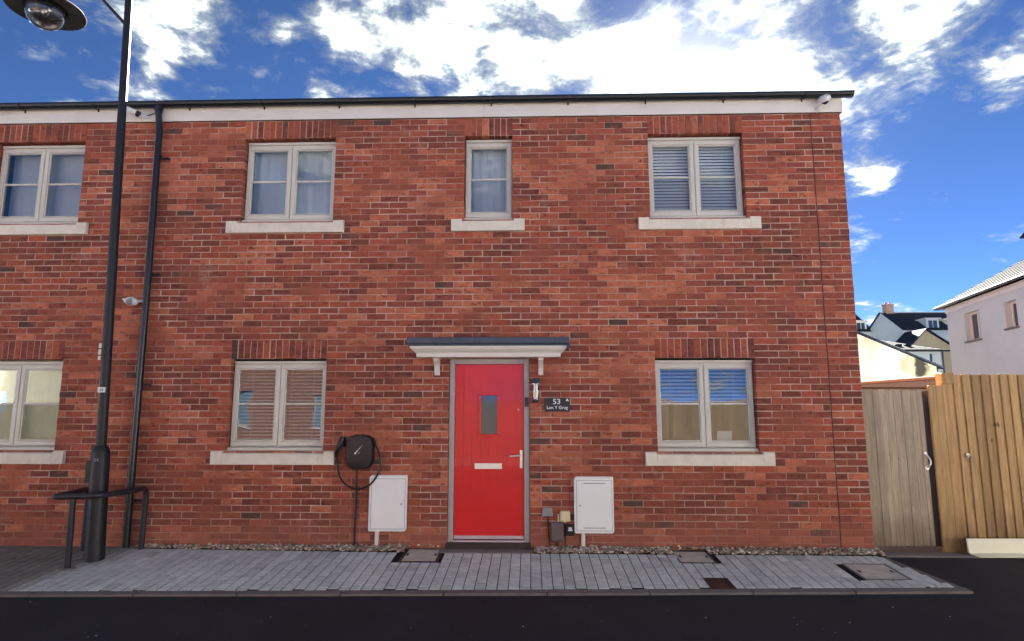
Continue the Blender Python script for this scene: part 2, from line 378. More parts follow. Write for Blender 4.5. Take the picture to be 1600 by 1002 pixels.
# kerb: concrete edging stones flush with the blocks
kerb = struct(MB().box(-9, 3.86, -0.5, -0.45, -0.4, -0.3).build('kerb', 'kerb_concrete'))
x = -9.0
while x < 3.85:
    x2 = min(x+0.914, 3.93)
    if x2 > 3.5: x2 = 3.93
    b = MB(); a0, a1 = kerb_y(x+0.004), kerb_y(x2-0.004); dz = R.uniform(-0.002, 0.002)
    vs = []
    for zt in (-0.35, None):
        for (px, py) in ((x+0.004, a0), (x2-0.004, a1), (x2-0.004, a1+0.1), (x+0.004, a0+0.1)):
            vs.append((px, py, zt if zt else pav_z(py)+dz-0.002))
    b.add(vs, [(0, 3, 2, 1), (4, 5, 6, 7), (0, 1, 5, 4), (1, 2, 6, 5), (2, 3, 7, 6), (3, 0, 4, 7)])
    b.build('kerb_stone', 'kerb_concrete', kerb, 0.006)
    x = x2
# edging along the slanted right end of the pavement
b = MB(); p0, p1 = (3.70, -0.26), (3.93, -1.17)
vs = [(p0[0]-0.05, p0[1], -0.3), (p0[0], p0[1], -0.3), (p1[0], p1[1], -0.3), (p1[0]-0.05, p1[1]+0.0, -0.3)]
vs += [(q[0], q[1], pav_z(q[1])-0.001) for q in vs]
b.add(vs, [(0, 1, 2, 3), (4, 7, 6, 5), (0, 4, 5, 1), (1, 5, 6, 2), (2, 6, 7, 3), (3, 7, 4, 0)])
b.build('kerb_stone', 'kerb_concrete', kerb, 0.005)

# pavement of concrete blocks
def right_edge(y): return 3.65+(3.88-3.65)*((-y-0.26)/0.91)
def gravel_y(x): return -0.2 if x > -1.2 else max(-0.2, min(-0.09, -0.2+(-1.2-x)/3.3*0.11))
COVERS = [(-1.365, -0.953, -0.515, -0.03), (1.51, 1.89, -0.475, -0.06), (1.62, 1.85, -1.165, -0.895), (3.13, 3.56, -0.9, -0.46)]
STEP = (-1.0, 0.02, -0.2, 0.0)
pave = struct(MB().box(-9, 3.6, -1.0, -0.3, -0.2, -0.10).build('pavement', 'jointing_sand'))
bed = MB()
for i in range(64):
    xa = -9+i*(12.62/64); xb = xa+12.62/64
    vs = []
    for (px, e) in ((xa, 0), (xb, 0), (xb, 1), (xa, 1)):
        py = kerb_y(px)+0.099 if e == 0 else (gravel_y(px) if px > -4.4 else -0.01)
        vs.append((px, py, pav_z(py)-0.006))
    bed.add(vs, [(0, 1, 2, 3)])
bed.build('joint_bed', 'jointing_sand', pave)
blocks = []
PW = 0.1022
i0 = int(-9/PW)
for i in range(i0, 40):
    xa = i*PW; xb = xa+PW-0.007
    off = R.choice((0.0, 0.1, 0.05, 0.15))+R.uniform(-.01, .01)
    xm = (xa+xb)/2
    top = gravel_y(xm) if xm > -4.4 else -0.012
    if STEP[0] < xm < STEP[1]: top = -0.205
    y = kerb_y(xm)+0.103
    cuts = [(c[2], c[3]) for c in COVERS if c[0]-0.03 < xm < c[1]+0.03]
    # joints along the column
    edges = [y]; q = y+off+0.02
    while q < top-0.03: edges.append(q); q += 0.204
    edges.append(top)
    for a, b_ in zip(edges[:-1], edges[1:]):
        segs = [(a+0.002, b_-0.006)]
        for c0, c1 in cuts:
            ns = []
            for s0, s1 in segs:
                if s1 <= c0 or s0 >= c1: ns.append((s0, s1)); continue
                if s0 < c0-0.02: ns.append((s0, c0-0.004))
                if s1 > c1+0.02: ns.append((c1+0.004, s1))
            segs = ns
        for s0, s1 in segs:
            if s1-s0 < 0.02: continue
            xr = min(xb, right_edge((s0+s1)/2)-0.006)
            if xr-xa < 0.02: continue
            blocks.append((xa, xr, s0, s1))
def block_tone(x, y):
    old = 1/(1+math.exp(-(-4.35+0.25*y-x)/0.07))        # older, browner blocks in front of the next house
    n_ = noise.noise(Vector((x*0.9, y*1.4, 2.0)))*0.10
    k = R.gauss(1.0, 0.07)+n_
    a = Vector((0.60, 0.63, 0.61))*k; b_ = Vector((0.20, 0.19, 0.165))*k
    c = a.lerp(b_, old); return (max(.02, c.x), max(.02, c.y), max(.02, c.z), 1)
full = [b_ for b_ in blocks if b_[3]-b_[2] > 0.19]
full.sort(key=lambda b_: (b_[0]-0)**2+(b_[2]+6.99)**2)
single = set(full[:300])
def block_mesh():
    b = MB(); w, l, h, c = 0.0972/2, 0.2/2, 0.06, 0.004
    lo = [(-w, -l), (w, -l), (w, l), (-w, l)]; ti = [(-w+c, -l+c), (w-c, -l+c), (w-c, l-c), (-w+c, l-c)]
    vs = [(p[0], p[1], -h) for p in lo]+[(p[0], p[1], -c) for p in lo]+[(p[0], p[1], 0) for p in ti]
    fs = [(8, 9, 10, 11)]+[(i, (i+1) % 4, (i+1) % 4+4, i+4) for i in range(4)]+[(i+4, (i+1) % 4+4, (i+1) % 4+8, i+8) for i in range(4)]
    b.add(vs, fs); return b.mesh('paving_block', 'block_each')
bme = block_mesh()
many = MB()
for bl in blocks:
    xa, xb, s0, s1 = bl; xm, ym = (xa+xb)/2, (s0+s1)/2
    t = block_tone(xm, ym); dz = R.uniform(-0.0015, 0.0015)
    sl = math.atan2(pav_z(s1)-pav_z(s0), s1-s0)
    if bl in single:
        o = bpy.data.objects.new('paving_block', bme); COL.objects.link(o); o.parent = pave
        o.location = (xm, ym, (pav_z(s0)+pav_z(s1))/2+dz); o.rotation_euler = (sl, 0, 0)
        o.scale = ((xb-xa)/0.0972, (s1-s0)/0.2, 1); o.color = t
    else:
        c = 0.005; h = 0.05
        zf = lambda y: pav_z(y)+dz
        vs = [(xa, s0, zf(s0)-h), (xb, s0, zf(s0)-h), (xb, s1, zf(s1)-h), (xa, s1, zf(s1)-h),
              (xa, s0, zf(s0)-c), (xb, s0, zf(s0)-c), (xb, s1, zf(s1)-c), (xa, s1, zf(s1)-c),
              (xa+c, s0+c, zf(s0)), (xb-c, s0+c, zf(s0)), (xb-c, s1-c, zf(s1)), (xa+c, s1-c, zf(s1))]
        many.add(vs, [(8, 9, 10, 11)]+[(i, (i+1) % 4, (i+1) % 4+4, i+4) for i in range(4)]+[(i+4, (i+1) % 4+4, (i+1) % 4+8, i+8) for i in range(4)], tone=t)
stuff(many.build('paving_blocks', 'block_many', pave))

# inspection covers let into the blocks
def cover(rect, label, frame_m, fill_m, fill_lift=0.0, inset=0.022):
    x0, x1, y0, y1 = rect; t = thing('inspection_cover', ((x0+x1)/2, (y0+y1)/2, 0), label, 'manhole cover')
    zf = lambda y: pav_z(y)
    def slab(x0, x1, y0, y1, up, dn):
        return [(x0, y0, zf(y0)-dn), (x1, y0, zf(y0)-dn), (x1, y1, zf(y1)-dn), (x0, y1, zf(y1)-dn),
                (x0, y0, zf(y0)+up), (x1, y0, zf(y0)+up), (x1, y1, zf(y1)+up), (x0, y1, zf(y1)+up)]
    F = [(0, 3, 2, 1), (4, 5, 6, 7), (0, 1, 5, 4), (1, 2, 6, 5), (2, 3, 7, 6), (3, 0, 4, 7)]
    m = MB(); i = inset
    for r_ in ((x0, x1, y0, y0+i), (x0, x1, y1-i, y1), (x0, x0+i, y0+i, y1-i), (x1-i, x1, y0+i, y1-i)):
        m.add(slab(*r_, 0.003, 0.05), F)
    m.build('rim', frame_m, t)
    MB().add(slab(x0+i+.003, x1-i-.003, y0+i+.003, y1-i-.003, fill_lift, 0.05), F).build('lid', fill_m, t, 0.003)
    for sx in (-1, 1):                                         # lifting keyholes
        xk = (x0+x1)/2+sx*(x1-x0)*0.36; yk = (y0+y1)/2
        MB().add(slab(xk-0.012, xk+0.012, yk-0.03, yk+0.03, fill_lift+0.002, 0.0), F).build('keyhole', 'iron', t)
    return t
cover(COVERS[0], 'concrete filled inspection cover with black rim beside the red door step', 'iron', 'cover_infill', 0.002, 0.03)
cover(COVERS[1], 'concrete filled inspection cover at the gravel edge under the blind-lined window', 'iron', 'cover_infill', 0.001, 0.016)
cover(COVERS[2], 'small rust brown iron cover set in the blocks close to the kerb', 'rust_iron', 'rust_iron', 0.002, 0.014)
cover(COVERS[3], 'large plain inspection cover in the blocks beside the slanted pavement end', 'kerb_concrete', 'cover_infill', 0.001, 0.014)

# gravel strip along the wall
MB().add([(-4.42, -0.24, -0.012), (3.74, -0.24, -0.012), (3.74, 0.02, -0.004), (-4.42, 0.02, -0.004)], [(0, 1, 2, 3)]).build('gravel_bed', 'soil')
struct(bpy.data.objects['gravel_bed'])
ico = bmesh.new(); bmesh.ops.create_icosphere(ico, subdivisions=1, radius=1.0)
IV = [v.co.copy() for v in ico.verts]; IF = [[v.index for v in f.verts] for f in ico.faces]; ico.free()
gv = MB(); PT = [(0.48, 0.40, 0.30), (0.36, 0.27, 0.19), (0.24, 0.17, 0.12), (0.55, 0.50, 0.43), (0.30, 0.24, 0.20), (0.18, 0.13, 0.10)]
n_p = 0
while n_p < 2900:
    x = R.uniform(-4.4, 3.73); gy = gravel_y(x); y = R.uniform(gy, -0.005)
    if STEP[0]-.02 < x < STEP[1]+.02: continue
    if any(c[0]-.01 < x < c[1]+.01 and c[2] < y < c[3]+0.01 for c in COVERS): continue
    if x < -3.2 and R.random() < 0.35: continue
    n_p += 1
    s_ = R.uniform(0.009, 0.018)*(1.5 if R.random() < 0.06 else 1)
    M = Matrix.Rotation(R.uniform(0, 6.3), 3, 'Z') @ Matrix.Rotation(R.uniform(-.5, .5), 3, 'X') @ Matrix.Diagonal((s_*R.uniform(.9, 1.5), s_, s_*R.uniform(.5, .8)))
    c = R.choice(PT); k = R.uniform(0.85, 1.5)
    if R.random() < 0.03: c = (0.72, 0.70, 0.66)
    zc = 0.004+R.uniform(0, 0.018)+0.02*max(0, (y-gy)/0.2)
    gv.add([M @ (v*R.uniform(.85, 1.1))+Vector((x, y, zc)) for v in IV], IF, tone=(c[0]*k, c[1]*k, c[2]*k, 1))
stuff(gv.build('gravel', 'pebble'))

# scraps of litter and leaf on the road
lt = MB()
for i in range(85):
    x = R.uniform(-5, 5); y = R.uniform(-2.5, -1.5); s_ = R.choice((0.004, 0.005, 0.006, 0.012))*R.uniform(.7, 1.3); a = R.uniform(0, 6.3)
    z = pav_z(y)-0.020; k = R.uniform(0.3, 0.75)
    c_, s2 = math.cos(a)*s_, math.sin(a)*s_
    lt.add([(x-c_, y-s2, z), (x+s2*.4, y-c_*.4, z+s_*.5), (x+c_, y+s2, z+.002), (x-s2*.4, y+c_*.4, z+s_*.3)], [(0, 1, 2, 3)], tone=(k, k*.95, k*.85, 1))
stuff(lt.build('road_litter', 'pebble'))

# ------------------------------------------------------------------ the two brick houses
COURSE = 0.075; PH = -3.4815
def brick_tone(x, z, R=R):
    n_ = noise.noise(Vector((x*0.55, z*1.3, 5.0)))+0.6*noise.noise(Vector((x*1.7, z*3.1, 9.0)))
    u = R.random()+n_*0.42
    if R.random() < 0.016: c = (0.095, 0.062, 0.056)
    elif u < 0.22: c = (0.20, 0.064, 0.050)
    elif u < 0.50: c = (0.27, 0.078, 0.058)
    elif u < 0.82: c = (0.37, 0.098, 0.062)
    else: c = (0.50, 0.165, 0.10)
    k = R.uniform(0.88, 1.12)
    return (c[0]*k*1.10, c[1]*k*1.05, c[2]*k*0.95, 1)
def brick_geo(mb, x0, x1, y0, y1, z0, z1, tone):
    """a brick: chamfered arrises on the exposed face, slightly out of true"""
    j = lambda s_: R.uniform(-s_, s_)
    c = 0.004
    x0 += j(.003); x1 += j(.003); z0 += j(.0024); z1 += j(.0024); yf = y0+j(.003)
    q = [(x0, z0+j(.001)), (x1, z0+j(.001)), (x1, z1+j(.001)), (x0, z1+j(.001))]
    t = [(x0+c, z0+c), (x1-c, z0+c), (x1-c, z1-c), (x0+c, z1-c)]
    vs = [(p[0], y1, p[1]) for p in q]+[(p[0], yf+c, p[1]) for p in q]+[(p[0], yf+j(.0008), p[1]) for p in t]
    mb.add(vs, [(8, 9, 10, 11)]+[(i, (i+1) % 4, (i+1) % 4+4, i+4) for i in range(4)]+[(i+4, (i+1) % 4+4, (i+1) % 4+8, i+8) for i in range(4)], tone=tone)
BVAR = []
for _ in range(5):
    b = MB(); brick_geo(b, -0.1075, 0.1075, 0, 0.03, -0.0325, 0.0325, None); BVAR.append(b.mesh('brick', 'brick_each'))

def build_wall(house, X0, X1, openings, soldiers, joint_x=None, gable=None):
    """mortar wall with openings; bricks laid over it in stretcher bond"""
    xsb = sorted(set([X0, X1]+[o[i] for o in openings for i in (0, 1)])); zsb = sorted(set([-0.25, 5.22]+[o[i] for o in openings for i in (2, 3)]))
    w = MB(); ym = 0.0045
    inside = lambda x, z: any(o[0] < x < o[1] and o[2] < z < o[3] for o in openings)
    for xa, xb in zip(xsb[:-1], xsb[1:]):
        for za, zb in zip(zsb[:-1], zsb[1:]):
            if not inside((xa+xb)/2, (za+zb)/2):
                w.add([(xa, ym, za), (xb, ym, za), (xb, ym, zb), (xa, ym, zb)], [(0, 1, 2, 3)])
    for o in openings:                                          # reveals
        e = 0.0045; D = 0.16
        w.add([(o[0]-e, ym, o[2]), (o[0]-e, D, o[2]), (o[0]-e, D, o[3]), (o[0]-e, ym, o[3])], [(0, 1, 2, 3)])
        w.add([(o[1]+e, ym, o[2]), (o[1]+e, D, o[2]), (o[1]+e, D, o[3]), (o[1]+e, ym, o[3])], [(0, 1, 2, 3)])
        w.add([(o[0]-e, ym, o[3]+e), (o[1]+e, ym, o[3]+e), (o[1]+e, D, o[3]+e), (o[0]-e, D, o[3]+e)], [(0, 1, 2, 3)])
        w.add([(o[0]-e, ym, o[2]), (o[1]+e, ym, o[2]), (o[1]+e, D, o[2]), (o[0]-e, D, o[2])], [(0, 1, 2, 3)])
    DEP = 8.4                                                   # flank, rear and the gable peaks
    for xx, s_ in ((X0+0.003, 1), (X1-0.006, 1)):
        w.add([(xx, ym, -0.25), (xx, DEP, -0.25), (xx, DEP, 5.2), (xx, DEP/2, 5.2+DEP/2*math.tan(rad(24))), (xx, ym, 5.2)], [(0, 1, 2, 3, 4)])
    w.add([(X0, DEP, -0.25), (X1, DEP, -0.25), (X1, DEP, 5.2), (X0, DEP, 5.2)], [(0, 1, 2, 3)])
    w.build('wall', 'mortar', house)
    pieces = []
    for k in range(-3, 67):
        za, zb = k*COURSE+.005, (k+1)*COURSE-.005; zm = (za+zb)/2
        ints = [(X0, X1)]
        block = [(o[0], o[1]) for o in openings if o[2]-.001 < zm < o[3]+.001]+[(s_[0], s_[1]) for s_ in soldiers if s_[2] < zm < s_[2]+.225]
        if joint_x: block.append((joint_x-0.006, joint_x+0.006))
        for a, b_ in block:
            ni = []
            for s0, s1 in ints:
                if s1 <= a or s0 >= b_: ni.append((s0, s1)); continue
                if s0 < a-.01: ni.append((s0, a))
                if s1 > b_+.01: ni.append((b_, s1))
            ints = ni
        for s0, s1 in ints:
            ph = PH+(0.1125 if k % 2 else 0)
            n0 = math.floor((s0-ph)/0.225); js = [s0]
            q = ph+(n0+1)*0.225
            while q < s1:
                if q-js[-1] > 0.045 and s1-q > 0.045: js.append(q)
                q += 0.225
            js.append(s1)
            for a, b_ in zip(js[:-1], js[1:]):
                ea = a+(0.005 if a != s0 else 0.0); eb = b_-(0.005 if b_ != s1 else 0.0)
                edge = (a == s0 and s0 != X0) or (b_ == s1)
                pieces.append((ea, eb, 0.105 if edge else 0.03, za, zb))
    for s_ in soldiers:
        n = max(1, round((s_[1]-s_[0])/0.075)); pw = (s_[1]-s_[0])/n
        for i in range(n):
            pieces.append((s_[0]+i*pw+.005*(i > 0), s_[0]+(i+1)*pw-.005*(i < n-1), 0.105, s_[2]+.002, s_[2]+.220))
    cand = [p for p in pieces if p[2] < .05 and abs(p[1]-p[0]-.215) < .006 and p[3] > 0.0]
    cand.sort(key=lambda p: ((p[0]+p[1])/2-0)**2+6.99**2+((p[3]+p[4])/2-1.55)**2)
    one = set(cand[:300]); mb = MB()
    for p in pieces:
        x0, x1, d, z0, z1 = p; t = brick_tone((x0+x1)/2, (z0+z1)/2)
        if p in one:
            o = bpy.data.objects.new('brick', R.choice(BVAR)); COL.objects.link(o); o.parent = house
            o.location = Vector(((x0+x1)/2, R.uniform(-.001, .0015), (z0+z1)/2))-wloc(house); o.color = t
            o.rotation_euler = (0, R.uniform(-.004, .004), R.uniform(-.006, .006))
        else: brick_geo(mb, x0, x1, 0.0, d, z0, z1, t)
    stuff(mb.build('brickwork', 'brick_many', house))

def stone_sill(win, x0, x1, zt):
    a, b_ = x0-0.145, x1+0.145
    m = MB()
    m.prism([(0.09, zt-0.15), (-0.048, zt-0.15), (-0.048, zt-0.035), (-0.04, zt-0.028), (0.09, zt-0.004)], x0-.02, x1+.02)   # weathered middle
    for s0, s1, cut in ((a, x0-.0205, 1), (x1+.0205, b_, 0)):                                               # stooled ends
        m.prism([(0.09, zt-0.15), (-0.048, zt-0.15), (-0.048, zt-0.012), (-0.038, zt-0.001), (0.09, zt-0.001)], s0, s1)
    return m.build('stone_sill', 'stone_sill', win, 0.004)
def ring(m, x0, x1, z0, z1, y0, y1, w):
    m.box(x0, x1, y0, y1, z0, z0+w); m.box(x0, x1, y0, y1, z1-w, z1)
    m.box(x0, x0+w, y0, y1, z0+w, z1-w); m.box(x1-w, x1, y0, y1, z0+w, z1-w); return m
def window(house, x0, x1, zs, leaves=2):
    """casement window in a reveal; zs is the sill top, opening 1.05 m high"""
    z0, z1 = zs, zs+1.05; y = 0.088
    m = MB(); ring(m, x0+.004, x1-.004, z0+.004, z1-.022, y+.012, y+.075, 0.04)
    m.box(x0+.012, x1-.004, y-.014, y+.03, z1-.052, z1-.0215)             # trickle vent hood
    m.prism([(y+.07, z0+.002), (y-.05, z0+.002), (y-.05, z0+.026), (y-.04, z0+.034), (y+.07, z0+.046)], x0-.0, x1-.0)   # frame cill
    xm = (x0+x1)/2
    if leaves == 2: m.box(xm-.03, xm+.03, y+.013, y+.074, z0+.044, z1-.062)
    win = m.build('window', 'frame_upvc', house, 0.003)
    spans = [(x0+.012, xm-.004), (xm+.004, x1-.012)] if leaves == 2 else [(x0+.012, x1-.012)]
    for a, b_ in spans:
        s_ = MB(); za, zb = z0+.05, z1-.062; w = 0.062
        # bevelled sash members
        ring(s_, a, b_, za, zb, y-.004, y+.06, w-.014); ring(s_, a+w-.0145, b_-w+.0145, za+w-.0145, zb-w+.0145, y+.008, y+.05, .0145)
        s_.build('sash', 'frame_upvc', win, 0.004)
        ga, gb, gz0, gz1 = a+w-.001, b_-w+.001, za+w-.001, zb-w+.001; gm = gz0+(gz1-gz0)*0.515
        MB().box(ga+.0012, gb-.0012, y+.004, y+.03, gm-.012, gm+.012).build('glazing_bar', 'frame_upvc', win, 0.004)
        MB().box(ga+.002, gb-.002, y+.0, y+.0075, gz0+.0012, gz0+.011).build('glazing_bead', 'frame_upvc', win, 0.002)
        for pa, pb in ((gz0, gm-.0125), (gm+.0125, gz1)):
            MB().add([(ga, y+.022, pa), (gb, y+.022, pa), (gb, y+.022, pb), (ga, y+.022, pb)], [(0, 1, 2, 3)]).build('pane', 'glass', win)
    stone_sill(win, x0, x1, zs)
    r_ = MB(); X0_, X1_, Y0_, Y1_, Z0_, Z1_ = x0-.25, x1+.25, 0.165, 2.6, z0-.5, z1+.2           # the room behind
    r_.add([(X0_, Y0_, Z0_), (X1_, Y0_, Z0_), (X1_, Y1_, Z0_), (X0_, Y1_, Z0_), (X0_, Y0_, Z1_), (X1_, Y0_, Z1_), (X1_, Y1_, Z1_), (X0_, Y1_, Z1_)],
           [(0, 1, 2, 3), (4, 5, 6, 7), (1, 2, 6, 5), (2, 3, 7, 6), (3, 0, 4, 7)])
    for q in ((X0_, x0, Z0_, Z1_), (x1, X1_, Z0_, Z1_), (x0, x1, Z0_, z0), (x0, x1, z1, Z1_)):
        r_.add([(q[0], Y0_, q[2]), (q[1], Y0_, q[2]), (q[1], Y0_, q[3]), (q[0], Y0_, q[3])], [(0, 1, 2, 3)])
    r_.build('room', 'room_paint', win)
    return win
def blind(x0, x1, z0, z1, label, tilt=35, pitch=0.042):
    t = thing('venetian_blind', ((x0+x1)/2, 0.2, z0), label, 'blind')
    MB().box(x0+.03, x1-.03, .185, .225, z1-.075, z1-.035).build('headrail', 'blind_white', t, .003)
    MB().box(x0+.04, x1-.04, .188, .222, z0, z0+.018).build('bottom_rail', 'blind_white', t, .003)
    s_ = MB(); w = 0.024; a = rad(tilt); L = (x1-x0-.08)/2
    pr = [(-w, 0), (-w*.4, .004), (w*.4, .004), (w, 0)]
    pr = [(p[0]*math.cos(a)-p[1]*math.sin(a), p[0]*math.sin(a)+p[1]*math.cos(a)) for p in pr]
    s_.add([(sx*L, p[0], p[1]) for sx in (-1, 1) for p in pr], [(i, i+1, i+5, i+4) for i in range(3)], True)
    me = s_.mesh('slat', 'blind_white', sharp=80); z = z0+.04
    while z < z1-.09:
        o = bpy.data.objects.new('slat', me); COL.objects.link(o); o.parent = t
        o.location = (0, 0.005, z-z0); z += pitch
    for xx in (x0+.2, (x0+x1)/2-.1, (x0+x1)/2+.1, x1-.2):
        MB().tube([(xx, .18, z0+.01), (xx, .18, z1-.05)], .0012, 5).build('ladder_cord', 'blind_white', t)
    return t
def curtain(x0, x1, z0, z1, label, m, folds=9, y=0.26):
    c = MB(); n = folds*8; vs = []
    for j in range(2):
        for i in range(n+1):
            u = i/n; vs.append((x0+.02+(x1-x0-.04)*u, y+.006*math.sin(u*folds*6.283+.4*math.sin(9*u)), (z0, z1)[j]))
    c.add(vs, [(i, i+1, n+2+i, n+1+i) for i in range(n)], True)
    return tag(c.build('curtain', m, None, at=((x0+x1)/2, y, z0)), label, 'curtain')

WL, WR, WC = (-3.4815, -2.356), (1.421, 2.549), (-0.783, -0.204); DOOR = (-0.93, -0.01)
house = thing('brick_house', (-0.4, 0, 0), 'red brick house with the bright red front door and flat porch canopy', 'house')
op = [(*WL, 1.05, 2.1), (*WL, 3.75, 4.8), (*WR, 1.05, 2.1), (*WR, 3.75, 4.8), (*WC, 3.75, 4.8), (*DOOR, -0.3, 2.1)]
PARTY = -4.53
build_wall(house, PARTY, 3.714, op, [(*WL, 2.1), (*WR, 2.1), (*WL, 4.8), (*WR, 4.8), (*WC, 4.8)], joint_x=3.362)
MB().box(3.357, 3.367, 0.0015, 0.02, -0.2, 5.02).build('movement_joint', 'rust_iron', house)
for wx, zs, lv in ((WL, 1.05, 2), (WL, 3.75, 2), (WR, 1.05, 2), (WR, 3.75, 2), (WC, 3.75, 1)): window(house, *wx, zs, lv)
blind(*WL, 1.06, 2.09, 'white venetian blind lowered fully behind the window above the wall charger', 20, .04)
blind(*WR, 1.60, 2.09, 'white venetian blind half raised behind the ground floor window right of the nameplate', 30, .042)
blind(*WR, 3.77, 4.79, 'white venetian blind closed behind the bedroom window under the dome camera', 58, .040)
curtain(*WL, 3.72, 4.82, 'pale grey curtain added in place of reflected sky behind the first floor window above the wall charger', 'curtain')  # added to brighten panes that mirror the sky
curtain(*WC, 3.72, 4.82, 'pale grey curtain added in place of reflected sky behind the narrow window above the porch canopy', 'curtain', 5)  # added likewise, its paleness stands in for sky in the glass
cardo = MB(); cardo.add([(2.13, .2, 1.09), (2.30, .2, 1.09), (2.33, .25, 1.27), (2.16, .25, 1.27), (2.13, .204, 1.09), (2.30, .204, 1.09), (2.33, .254, 1.27), (2.16, .254, 1.27)],
         [(0, 1, 2, 3), (7, 6, 5, 4), (0, 4, 5, 1), (1, 5, 6, 2), (2, 6, 7, 3), (3, 7, 4, 0)])
cardo.box(2.15, 2.31, .19, .27, 1.052, 1.089)
tag(cardo.build('greeting_card', 'paper', None, at=(2.2, .2, 1.05)), 'white card propped on the inner sill below the half raised blind', 'card')

nb = thing('brick_house', (-6.8, 0, 0), 'adjoining red brick house beyond the black downpipe, cream blind in its lower window', 'house')
NW = (-6.602, -5.477)
build_wall(nb, -9.4, PARTY-.0005, [(*NW, 1.05, 2.1), (*NW, 3.75, 4.8)], [(*NW, 2.1), (*NW, 4.8)])
for zs in (1.05, 3.75): window(nb, *NW, zs, 2)
curtain(*NW, 1.02, 2.12, 'cream fabric blind behind the lower window of the adjoining house', 'curtain_cream', 4, .22)
curtain(*NW, 3.72, 4.82, 'pale grey curtain added in place of reflected sky behind the upper window of the adjoining house', 'curtain', 7)  # added pale sheet, these panes only mirror the sky

# roofs, fascia, gutter
def roof(h, X0, X1, over):
    m = MB(); n = int((X1+over-X0)/0.0275); y0, z0 = -0.085, 5.235; yr = 4.2; zr = z0+(yr-y0)*math.tan(rad(24)); vs = []
    rows = [(y0, z0)]
    K2 = 12
    for r_ in range(K2):
        ya, yb = y0+(yr-y0)*r_/K2, y0+(yr-y0)*(r_+1)/K2
        za, zb = z0+(zr-z0)*r_/K2, z0+(zr-z0)*(r_+1)/K2
        rows += [(ya, za+.022), (yb, zb)]
    rows.append((8.6, z0-0.05))
    for yy, zz_ in rows:
        for i in range(n+1):
            x_ = X0+(X1+over-X0)*i/n
            vs.append((x_, yy, zz_+.013*abs(math.sin(math.pi*x_/0.22))**.7))
    m.add(vs, [(j*(n+1)+i, j*(n+1)+i+1, (j+1)*(n+1)+i+1, (j+1)*(n+1)+i) for j in range(len(rows)-1) for i in range(n)], True)
    return m.build('roof', 'roof_tile', h)
roof(house, PARTY, 3.714, .07); roof(nb, -9.4, PARTY-.002, 0)
def fascia(h, X0, X1, joints):
    xs_ = [X0]+joints+[X1]
    for a, b_ in zip(xs_[:-1], xs_[1:]):
        MB().box(a+.0015, b_-.0015, -0.028, -0.006, 5.028, 5.205).build('fascia_board', 'fascia_paint', h, .003)
    MB().box(X0, X1, -0.02, 0.05, 5.0265, 5.04).build('shadow_strip', 'gutter_black', h)  # black strip standing in for the shadow line under the fascia
fascia(house, PARTY, 3.725, [-0.55]); fascia(nb, -9.4, PARTY-.002, [-5.62])
MB().box(3.7255, 3.735, -0.028, 0.4, 5.02, 5.21).build('box_end', 'fascia_paint', house, .002)
def gutter(h, X0, X1):
    m = MB(); r_ = 0.056; cy, cz = -0.088, 5.232; seg = 10
    prof = [(cy+r_*math.cos(math.pi+math.pi*i/seg), cz+r_*math.sin(math.pi+math.pi*i/seg)) for i in range(seg+1)]
    inn = [(cy+(r_-.004)*math.cos(math.pi+math.pi*i/seg), cz+(r_-.004)*math.sin(math.pi+math.pi*i/seg)) for i in range(seg, -1, -1)]
    lip = [(cy-r_-.004, cz+.006), (cy-r_+.004, cz+.006)]
    m.prism([(p[0], p[1]) for p in prof+inn], X0, X1)
    m.box(X0, X1, cy-r_-.004, cy-r_+.003, cz-.004, cz+.006)
    g_ = m.build('gutter', 'gutter_black', h)
    x_ = X0+.35
    while x_ < X1-.1:
        b_ = MB(); b_.tube([(x_, cy+(r_+.004)*math.cos(math.pi*(1+i/8)), cz+(r_+.004)*math.sin(math.pi*(1+i/8))) for i in range(9)], .0055, 6)
        b_.box(x_-.008, x_+.008, -.036, -.0282, cz-.072, cz-.01)
        b_.build('gutter_bracket', 'gutter_black', g_); x_ += 0.93
    return g_
gutter(house, PARTY, 3.83); gutter(nb, -9.4, PARTY-.003)
dp = MB(); dp.tube([(-4.535, -.085, 5.2), (-4.535, -.085, 5.12), (-4.535, -.07, 5.05), (-4.52, -.062, 4.9), (-4.505, -.062, 3.0), (-4.50, -.062, 0.0)], .036, 14)
dp.tube([(-4.535, -.085, 5.21), (-4.535, -.085, 5.13)], .045, 14)
dpo = dp.build('downpipe', 'gutter_black', house)
for z in (4.55, 3.1, 1.8, 0.5):
    b = MB(); b.tube([(-4.503, -.062, z-.02), (-4.503, -.062, z+.02)], .0405, 14); b.box(-4.47, -4.40, -.03, .002, z-.012, z+.012)
    b.build('pipe_clip', 'gutter_black', dpo, .002)

# front door
fr = MB(); x0, x1 = DOOR
fr.box(x0+.003, x0+.062, .035, .12, .045, 2.096); fr.box(x1-.062, x1-.003, .035, .12, .045, 2.096); fr.box(x0+.062, x1-.062, .036, .119, 2.036, 2.095)
dfr = fr.build('door_frame', 'door_frame_grey', house, .004)
MB().box(x0+.062, x1-.062, .02, .12, .062, .082).build('threshold', 'threshold_metal', dfr, .003)
MB().box(x0-.01, x1+.01, -.035, .14, -.05, .0615).build('door_step', 'dark_step', house, .006)
dl, dr = x0+.066, x1-.066; yb = .062
door = MB()
door.box(dl, dr, yb+.006, yb+.05, .088, 2.032)
gx0, gx1, gz0, gz1 = -.592, -.350, 1.207, 1.706
zg0, zg1 = .62, 1.90
n = 8; pw = (dr-dl)/n
door.box(dl, dr, yb, yb+.0065, .088, zg0); door.box(dl, dr, yb, yb+.0065, zg1, 2.032)
